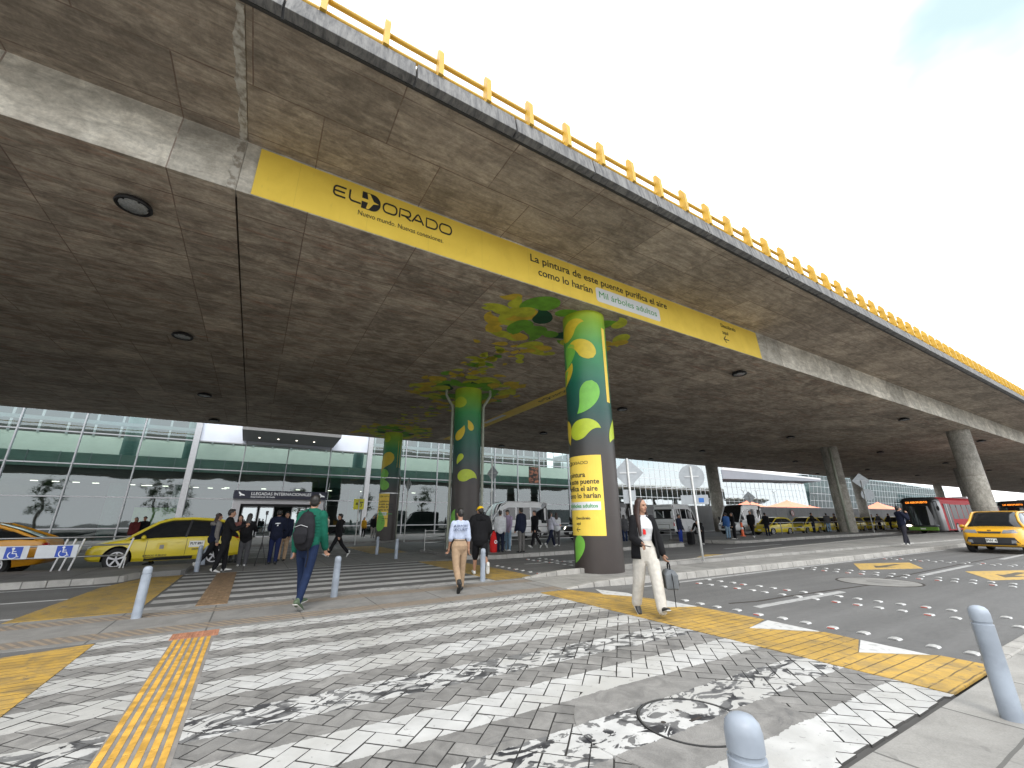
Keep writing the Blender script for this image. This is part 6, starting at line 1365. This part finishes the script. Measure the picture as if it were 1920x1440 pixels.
# security woman
ps = P(1.62, True, L=(-14, 26, -14), Rr=(8, 2, -4), aL=(4, 9, 24, 6), aR=(-8, 7, 14, 0))
sf = fdir(.1, 1); so_ = person('airport security officer in a white shirt, black belt and khaki trousers', (3.86, 8.62), sf, ps, .010, 0, SHIRT, .62, .008, .585, KHAKI, 1., 1.08, SHB, M_HAIR, 'bun', near=True, sleeve_w=1.12)
MB().lathe([(.118, -.02), (.124, -.02), (.124, .02), (.118, .02)], 28, M=Matrix.Translation(ps.sp(.588))@Matrix.Diagonal((1.07, .78, 1, 1)), hollow=True).build('belt', LEATH, so_)
for n in 'LR': MB().tube([ps.ank[n]+Vector((0, 0, .0)), ps.ank[n]+(ps.knee[n]-ps.ank[n])*.22], [.052, .052], 12).build('boot', SHB, so_, smooth=True)
b = MB()
for i, tx in enumerate(('AIRPORT', 'SECURITY')): text_mb(tx, .074, .0006, .0006, 'CENTER', 1.12, M=Matrix.Translation((0, .04-i*.074, 0)), mb=b)
def onback(q, pose=ps, zc=.735, fem_r=(.104, .072)):
    x = q.x; c = pose.sp(zc)+Vector((0, 0, q.y)); ry = .079*pose.H; rx_ = .110*pose.H; return Vector((c.x+x, c.y-math.sqrt(max(.01, 1-(x/rx_)**2))*ry-.006-q.z, c.z))
b.map(onback).build('back_lettering', C_('letter_navy', (.02, .03, .08)), so_, fix=False)

# man in the yellow cap
pc = P(1.78, L=(18, 4, 0), Rr=(-14, 50, -20), aL=(14, 14, 70, 40), aR=(10, 14, 60, 40), lean=4, look=18, nod=8)
cf = fdir(.25, 1); cl_ = (5.42, 10.75)
co_ = person('man in a yellow cap, black hooded jacket and black shorts walking away', cl_, cf, pc, .011, 0, BLACK, 1., .026, .5, BLACK, .56, 1.3, SHW, M_HAIR, 'short', True, 1.15, near=True, bulk=.014)
M = pc.HM; b = MB(); b.ell(M@Vector((0, -.018, .052)), (.09, .102, .082), 20, 12, M=M.to_3x3()); b.build('cap', CYAP, co_, remesh=.01, sm=1)
MB().tube([M@Vector((0, .05, .055)), M@Vector((0, .12, .048)), M@Vector((0, .165, .035))], [(.075, .008), (.07, .006), (.045, .004)], 12, ref=tuple(M.to_3x3()@Vector((1, 0, 0)))).build('cap_brim', CYAP, co_, smooth=True)
b = MB()
for s in (-1, 1): b.tube([pc.sh['R' if s > 0 else 'L']+Vector((s*.07, -.04, -.03)), pc.el['R' if s > 0 else 'L']+Vector((s*.06, -.02, 0))], [.004], 6)
b.build('white_piping', SHW, co_)

# far and middle people
def simple(label, px, py, H, face, top, pants, shoes=SHB, fem=False, hair=M_HAIR, hs='short', z=0., vox=.02, pose=None, **kw):
    ps_ = dict(aL=(6, 4, 18, 4), aR=(-4, 4, 14, 4)); ps_.update(pose or {})
    pp = P(H, fem, **ps_); l = at(px, py, z); return person(label, l, face, pp, vox, kw.pop('skin', 0), top, kw.pop('sleeve', 1.), kw.pop('top_g', .018), kw.pop('top_bot', .5), pants, 1., kw.pop('flare', 1.05), shoes, hair, hs, z=z, **kw), pp, l
AW = 0.; toR = fdir(1, .1); toL = fdir(-1, 0); toC = fdir(-.1, -1)
g1, pp, l = simple('person in a grey hoodie and dark padded vest beside the yellow taxi', 390, 1067, 1.66, toR+.3, C_('hoodie', (.16, .15, .14)), BLACK, SHW, True, M_HAIRB, 'long', vox=.014, pose=WALKR, hood=True); 
b = MB(); pts, rad = pp.T_(pp.torso(.034, .80, .52)); b.tube(pts, rad, 16, ref=(1, 0, 0)); b.build('padded_vest', NAVY, g1, remesh=.014, sm=2)
g2_, pp, l = simple('man in a black sweater holding up a phone near the yellow taxi', 412, 1074, 1.72, toR-.1, BLACK, BLACK, SHW, vox=.012, pose=dict(aR=(35, 6, 80, 10), aL=(30, 6, 85, 10), L=(6, 2, 0), Rr=(-8, 8, 0)), near=True)
m_ = Matrix.Translation((l[0], l[1], 0))@Matrix.Rotation(toR-.1, 4, 'Z'); q = m_@((pp.wr['R']+pp.wr['L'])/2+pp.hd['R']*.12); o = MB().box((0, 0, .03), (.075, .01, .15)).build('phone', M_BLK, None, bevel=.003); o.location = q; o.rotation_euler.z = toR; tag(o, 'phone held up by the man in the black sweater', 'phone')
_, pp, l = simple('woman with long black hair and a black backpack seen from behind', 452, 1062, 1.66, fdir(.25, 1), BLACK, GREY, SHW, True, M_HAIR, 'long', vox=.014, pose=dict(aR=(40, 8, 60, 20)), flare=1.2)
backpack('black backpack of the long black haired woman', pp, l, fdir(.25, 1), 0, .85, BLACK, False)
_, pp, l = simple('woman with light brown hair behind the man in the black sweater', 436, 1055, 1.62, fdir(-.2, -1), C_('plaid', (.2, .08, .07)), GREY, SHB, True, M_HAIRB, 'long', vox=.016, pose=dict(aR=(30, 8, 90, 10)))
n1, pp, l = simple('person in a navy jacket with a small white back print and blue trousers', 509, 1059, 1.76, fdir(0.1, 1), NAVY, C_('trouser_blue', (.01, .016, .055)), SHB, vox=.012, pose=dict(L=(6, 2, 0), Rr=(-6, 4, 0), aL=(16, 12, 60, 30), aR=(16, 12, 60, 30)), top_g=.024)
b = MB(); b.prism([(-.09, -.01), (-.06, .015), (.0, .025), (.09, .02), (.07, .0), (.03, -.012)], 0, .001); b.prism([(-.02, -.08), (.0, -.03), (.03, -.04), (.02, -.08)], 0, .001)
b.map(lambda q: Vector((q.x, pp.sp(.74).y-.155-q.z*.1, pp.sp(.74).z+q.y))).build('back_print', M_WHT, n1, fix=False)
simple('bearded man in a dark suit jacket and khaki trousers facing the viewer', 526, 1052, 1.74, fdir(-.15, -1), NAVY, KHAKI, SHB, vox=.014, near=True, pose=dict(aR=(14, 8, 30, 10)))
simple('person in black with white headphones and white shoes striding left', 630, 1046, 1.70, toL, BLACK, BLACK, SHW, vox=.014, hood=True, pose=dict(L=(28, 4, 4), Rr=(-26, 18, -16), aL=(-10, 8, 20, 0), aR=(20, 8, 40, 0)))
simple('woman in a mustard jacket standing left of the far wrapped column', 680, 1008, 1.6, fdir(.3, -1), OCHRE, BLACK, SHW, True, M_HAIR, 'long', z=.1)
simple('man in a black sweater and grey trousers beside the far wrapped column', 698, 1009, 1.72, toC, BLACK, C_('grey_trouser', (.26, .25, .24)), SHB, z=.1)
simple('person with a yellow and blue bag partly hidden behind the yellow cap man', 938, 1036, 1.66, fdir(.5, 1), WHITE, NAVY, SHB, z=.12)
simple('person in a lilac hoodie and light blue jeans looking down', 952, 1033, 1.70, fdir(-.7, -.3), LILAC, LDENIM, SHW, z=.12, hood=True, vox=.016, pose=dict(nod=20, aR=(20, 6, 80, 20)))
simple('man in a navy puffer jacket, black cap and grey trousers from behind', 978, 1036, 1.76, fdir(-.3, 1), NAVY, C_('trouser_grey', (.12, .115, .11)), SHB, z=.12, vox=.016, top_g=.028)
simple('person in black walking left with white soled sneakers', 1004, 1029, 1.70, fdir(-1, -.1), BLACK, BLACK, SHW, z=.12, vox=.016, pose=dict(L=(26, 6, 4), Rr=(-24, 16, -14)))
_, pp, l = simple('woman in a pale top, navy trousers and white sneakers walking right', 1034, 1027, 1.66, fdir(1, .1), C_('pale_top', (.4, .4, .46)), NAVY, SHW, True, M_HAIR, 'long', z=.12, vox=.016, pose=dict(L=(24, 6, 4), Rr=(-24, 16, -14), aR=(20, 8, 60, 0)))
simple('person just left of the front wrapped column behind the walking woman', 1045, 1024, 1.62, fdir(.6, 1), WHITE, GREY, SHW, True, M_HAIRB, 'long', z=.12)
simple('woman in a long grey coat between the front column and the long haired woman', 1173, 1019, 1.66, fdir(.4, 1), GREY, DENIM, SHB, True, M_HAIR, 'long', z=.0, top_bot=.46, vox=.018, top_g=.03)
simple('person in a navy top and bright blue trousers behind the sign poles', 1278, 1020, 1.66, fdir(.2, -1), NAVY, BLUE, SHW, z=.0, vox=.018, skin=1)
simple('person in black bending over dark suitcases right of the round sign', 1318, 1022, 1.68, fdir(-1, -.4), BLACK, BLACK, SHW, z=.0, vox=.018, pose=dict(lean=62, bend=1, aL=(50, 8, 10, 0), aR=(50, 8, 10, 0), L=(14, 10, 0), Rr=(-10, 6, 0)))
b0 = at(1297, 1021); b1_ = at(1303, 1018)
for nm, (x_, y_), hh, lb in (('suitcase', b0, .68, 'tall dark suitcase beside the bending person'), ('suitcase', (b1_[0]+.35, b1_[1]+.5), .5, 'small reddish suitcase behind the tall dark one')):
    o = thing(nm, lb, 'suitcase', (x_, y_, 0), .3); MB().b2((-.25, -.15, .05), (.25, .15, hh)).build('shell', BLACK if hh > .6 else C_('maroon', (.12, .02, .02)), o, bevel=.04); MB().tube([(-.1, 0, hh), (-.1, 0, hh+.3), (.1, 0, hh+.3), (.1, 0, hh)], [.012], 6).build('handle', M_GUT, o)
    for sg in (-1, 1): MB().cyl((sg*.2, -.12, .03), (sg*.2, .12, .03), .03, 10).build('wheel', M_TYRE, o)
simple('person in a bright blue jacket before the white minibus', 1367, 1010, 1.66, fdir(.3, 1), C_('blue_jacket', (.03, .09, .25)), LDENIM, SHB, z=.12, vox=.022)
simple('person in black next to the one in the bright blue jacket', 1379, 1011, 1.66, fdir(-.8, .5), BLACK, BLACK, SHW, z=.12, vox=.022, fem=True, hs='long')
simple('tall person in black walking before the open white minibus', 1414, 1009, 1.78, fdir(-1, -.2), BLACK, BLACK, SHW, z=.12, vox=.022, pose=dict(L=(22, 4, 4), Rr=(-24, 12, -14)))
simple('person in dark clothes leaning by the rear of the white minibus', 1441, 1005, 1.70, fdir(1, 0), BLACK, NAVY, SHB, z=.12, vox=.022)
simple('man with folded arms in black before the parked yellow taxis', 1528, 999, 1.74, toC, BLACK, NAVY, SHB, z=.12, vox=.022, pose=dict(aL=(20, 10, 95, 60), aR=(20, 10, 95, 60)))
_, pp, l = simple('person in a grey jacket and light jeans left of the bare column with pipe', 1556, 998, 1.72, fdir(.9, .5), C_('grey_jacket', (.07, .07, .075)), LDENIM, SHB, z=.12, vox=.022)
simple('person in brown right behind the bare column edge', 1571, 997, 1.70, fdir(-.5, 1), BROWN, BLACK, SHB, z=.12, vox=.022)
simple('person in a grey coat standing right of the bare column with pipe', 1652, 993, 1.70, fdir(-.5, -1), GREY, BLACK, SHB, z=.12, vox=.025)
simple('distant person in black by the last parked taxi left of the bus', 1672, 992, 1.74, toC, BLACK, BLACK, SHB, z=.12, vox=.025)
simple('distant person in dark blue beside the last parked taxi', 1640, 992, 1.66, toC, NAVY, BLACK, SHB, z=.12, vox=.025)
pm, pp, l = simple('man talking on a phone in a dark jacket and pale blue shirt on the median', 1702, 1023, 1.76, fdir(.75, -.6), NAVY, C_('trouser_dark', (.03, .03, .04)), SHW, z=.13, vox=.014, near=True, skin=1, pose=dict(aR=(30, 20, 140, 30), aL=(20, 14, 70, 30), Rr=(-8, 4, 0), L=(12, 4, 4)))
b = MB(); b.b2((-.06, 0, -.2), (.06, .02, .2)); b.map(lambda q: pp.sp(.69, .083*pp.H)+q).build('shirt_front', SHIRT, pm)
# people by the hall glass
simple('dark haired person in maroon standing against the glass behind the yellow taxi', 240, 1034, 1.66, toC, C_('maroon_top', (.1, .02, .02)), BLACK, SHB, True, M_HAIR, 'long', vox=.022)
simple('person in black against the glass behind the yellow taxi roof', 257, 1033, 1.7, toC, BLACK, BLACK, SHB, vox=.022)
for i, (px, H_) in enumerate(((345, 1.7), (372, 1.66), (540, 1.7), (560, 1.72), (592, 1.68), (612, 1.7))):
    simple('distant person in dark clothes by the hall entrance, '+('far left', 'left of the group', 'inside the left door', 'inside the right door', 'at the right door frame', 'right of the entrance')[i], px, 1006, H_, toC+i*.9, (BLACK, NAVY, GREY, BROWN, BLACK, BEIGE)[i], (BLACK, GREY, DENIM, BLACK, NAVY, BLACK)[i], z=.1, vox=.03, fem=i % 2 == 0, hs='long' if i % 2 == 0 else 'short')
# driver of the yellow crossover
pd = P(1.72, L=(80, 80, 0), Rr=(80, 80, 0), aL=(60, 8, 30, 0), aR=(60, 8, 30, 0)); q = cA.o.matrix_basis@Vector((.0, .36, 0))
person('driver in a grey top sitting in the yellow crossover taxi', (q.x, q.y), fdir(-1, 0), pd, .02, 0, GREY, 1., .012, .5, BLACK, z=.08)
# tripod and red sack
tp = thing('tripod', 'tall thin black tripod standing among the waiting people', 'tripod', (*at(484, 1061), 0)); MB().cyl((0, 0, .5), (0, 0, 1.65), .014, 8).build('column', M_BLK, tp)
for a in range(3): MB().cyl((0, 0, .75), (.22*math.cos(a*2.1), .22*math.sin(a*2.1), 0), .012, 8).build('leg', M_BLK, tp)
MB().b2((-.04, -.03, 1.62), (.04, .03, 1.75)).build('head', M_BLK, tp)
o = thing('folding_chair', 'low black folding chair on the far kerb', 'chair', (*at(942, 1035, .12), .12), .3); MB().cyl((-.2, 0, 0), (.2, 0, .4), .015, 8).cyl((.2, .0, 0), (-.2, 0, .4), .015, 8).cyl((-.2, .3, 0), (.2, .3, .4), .015, 8).cyl((.2, .3, 0), (-.2, .3, .4), .015, 8).build('frame', M_BLK, o); MB().b2((-.22, 0, .38), (.22, .3, .41)).build('seat', BLACK, o)
o = thing('sack', 'red plastic sack with white emblem beside the folding chair', 'sack', (*at(926, 1036, .12), .12)); MB().tube([(0, 0, .06), (0, 0, .35), (.02, 0, .68), (0, 0, .8)], [(.17, .13), (.19, .15), (.15, .11), (.06, .05)], 14, ref=(1, 0, 0)).build('sack_body', RED, o, smooth=True); MB().lathe([(.04, 0), (.07, 0), (.07, .01), (.04, .01)], 18, M=Matrix.Translation((0, -.155, .42))@Matrix.Rotation(PI/2, 4, 'X'), hollow=True).build('emblem', M_WHT, o)
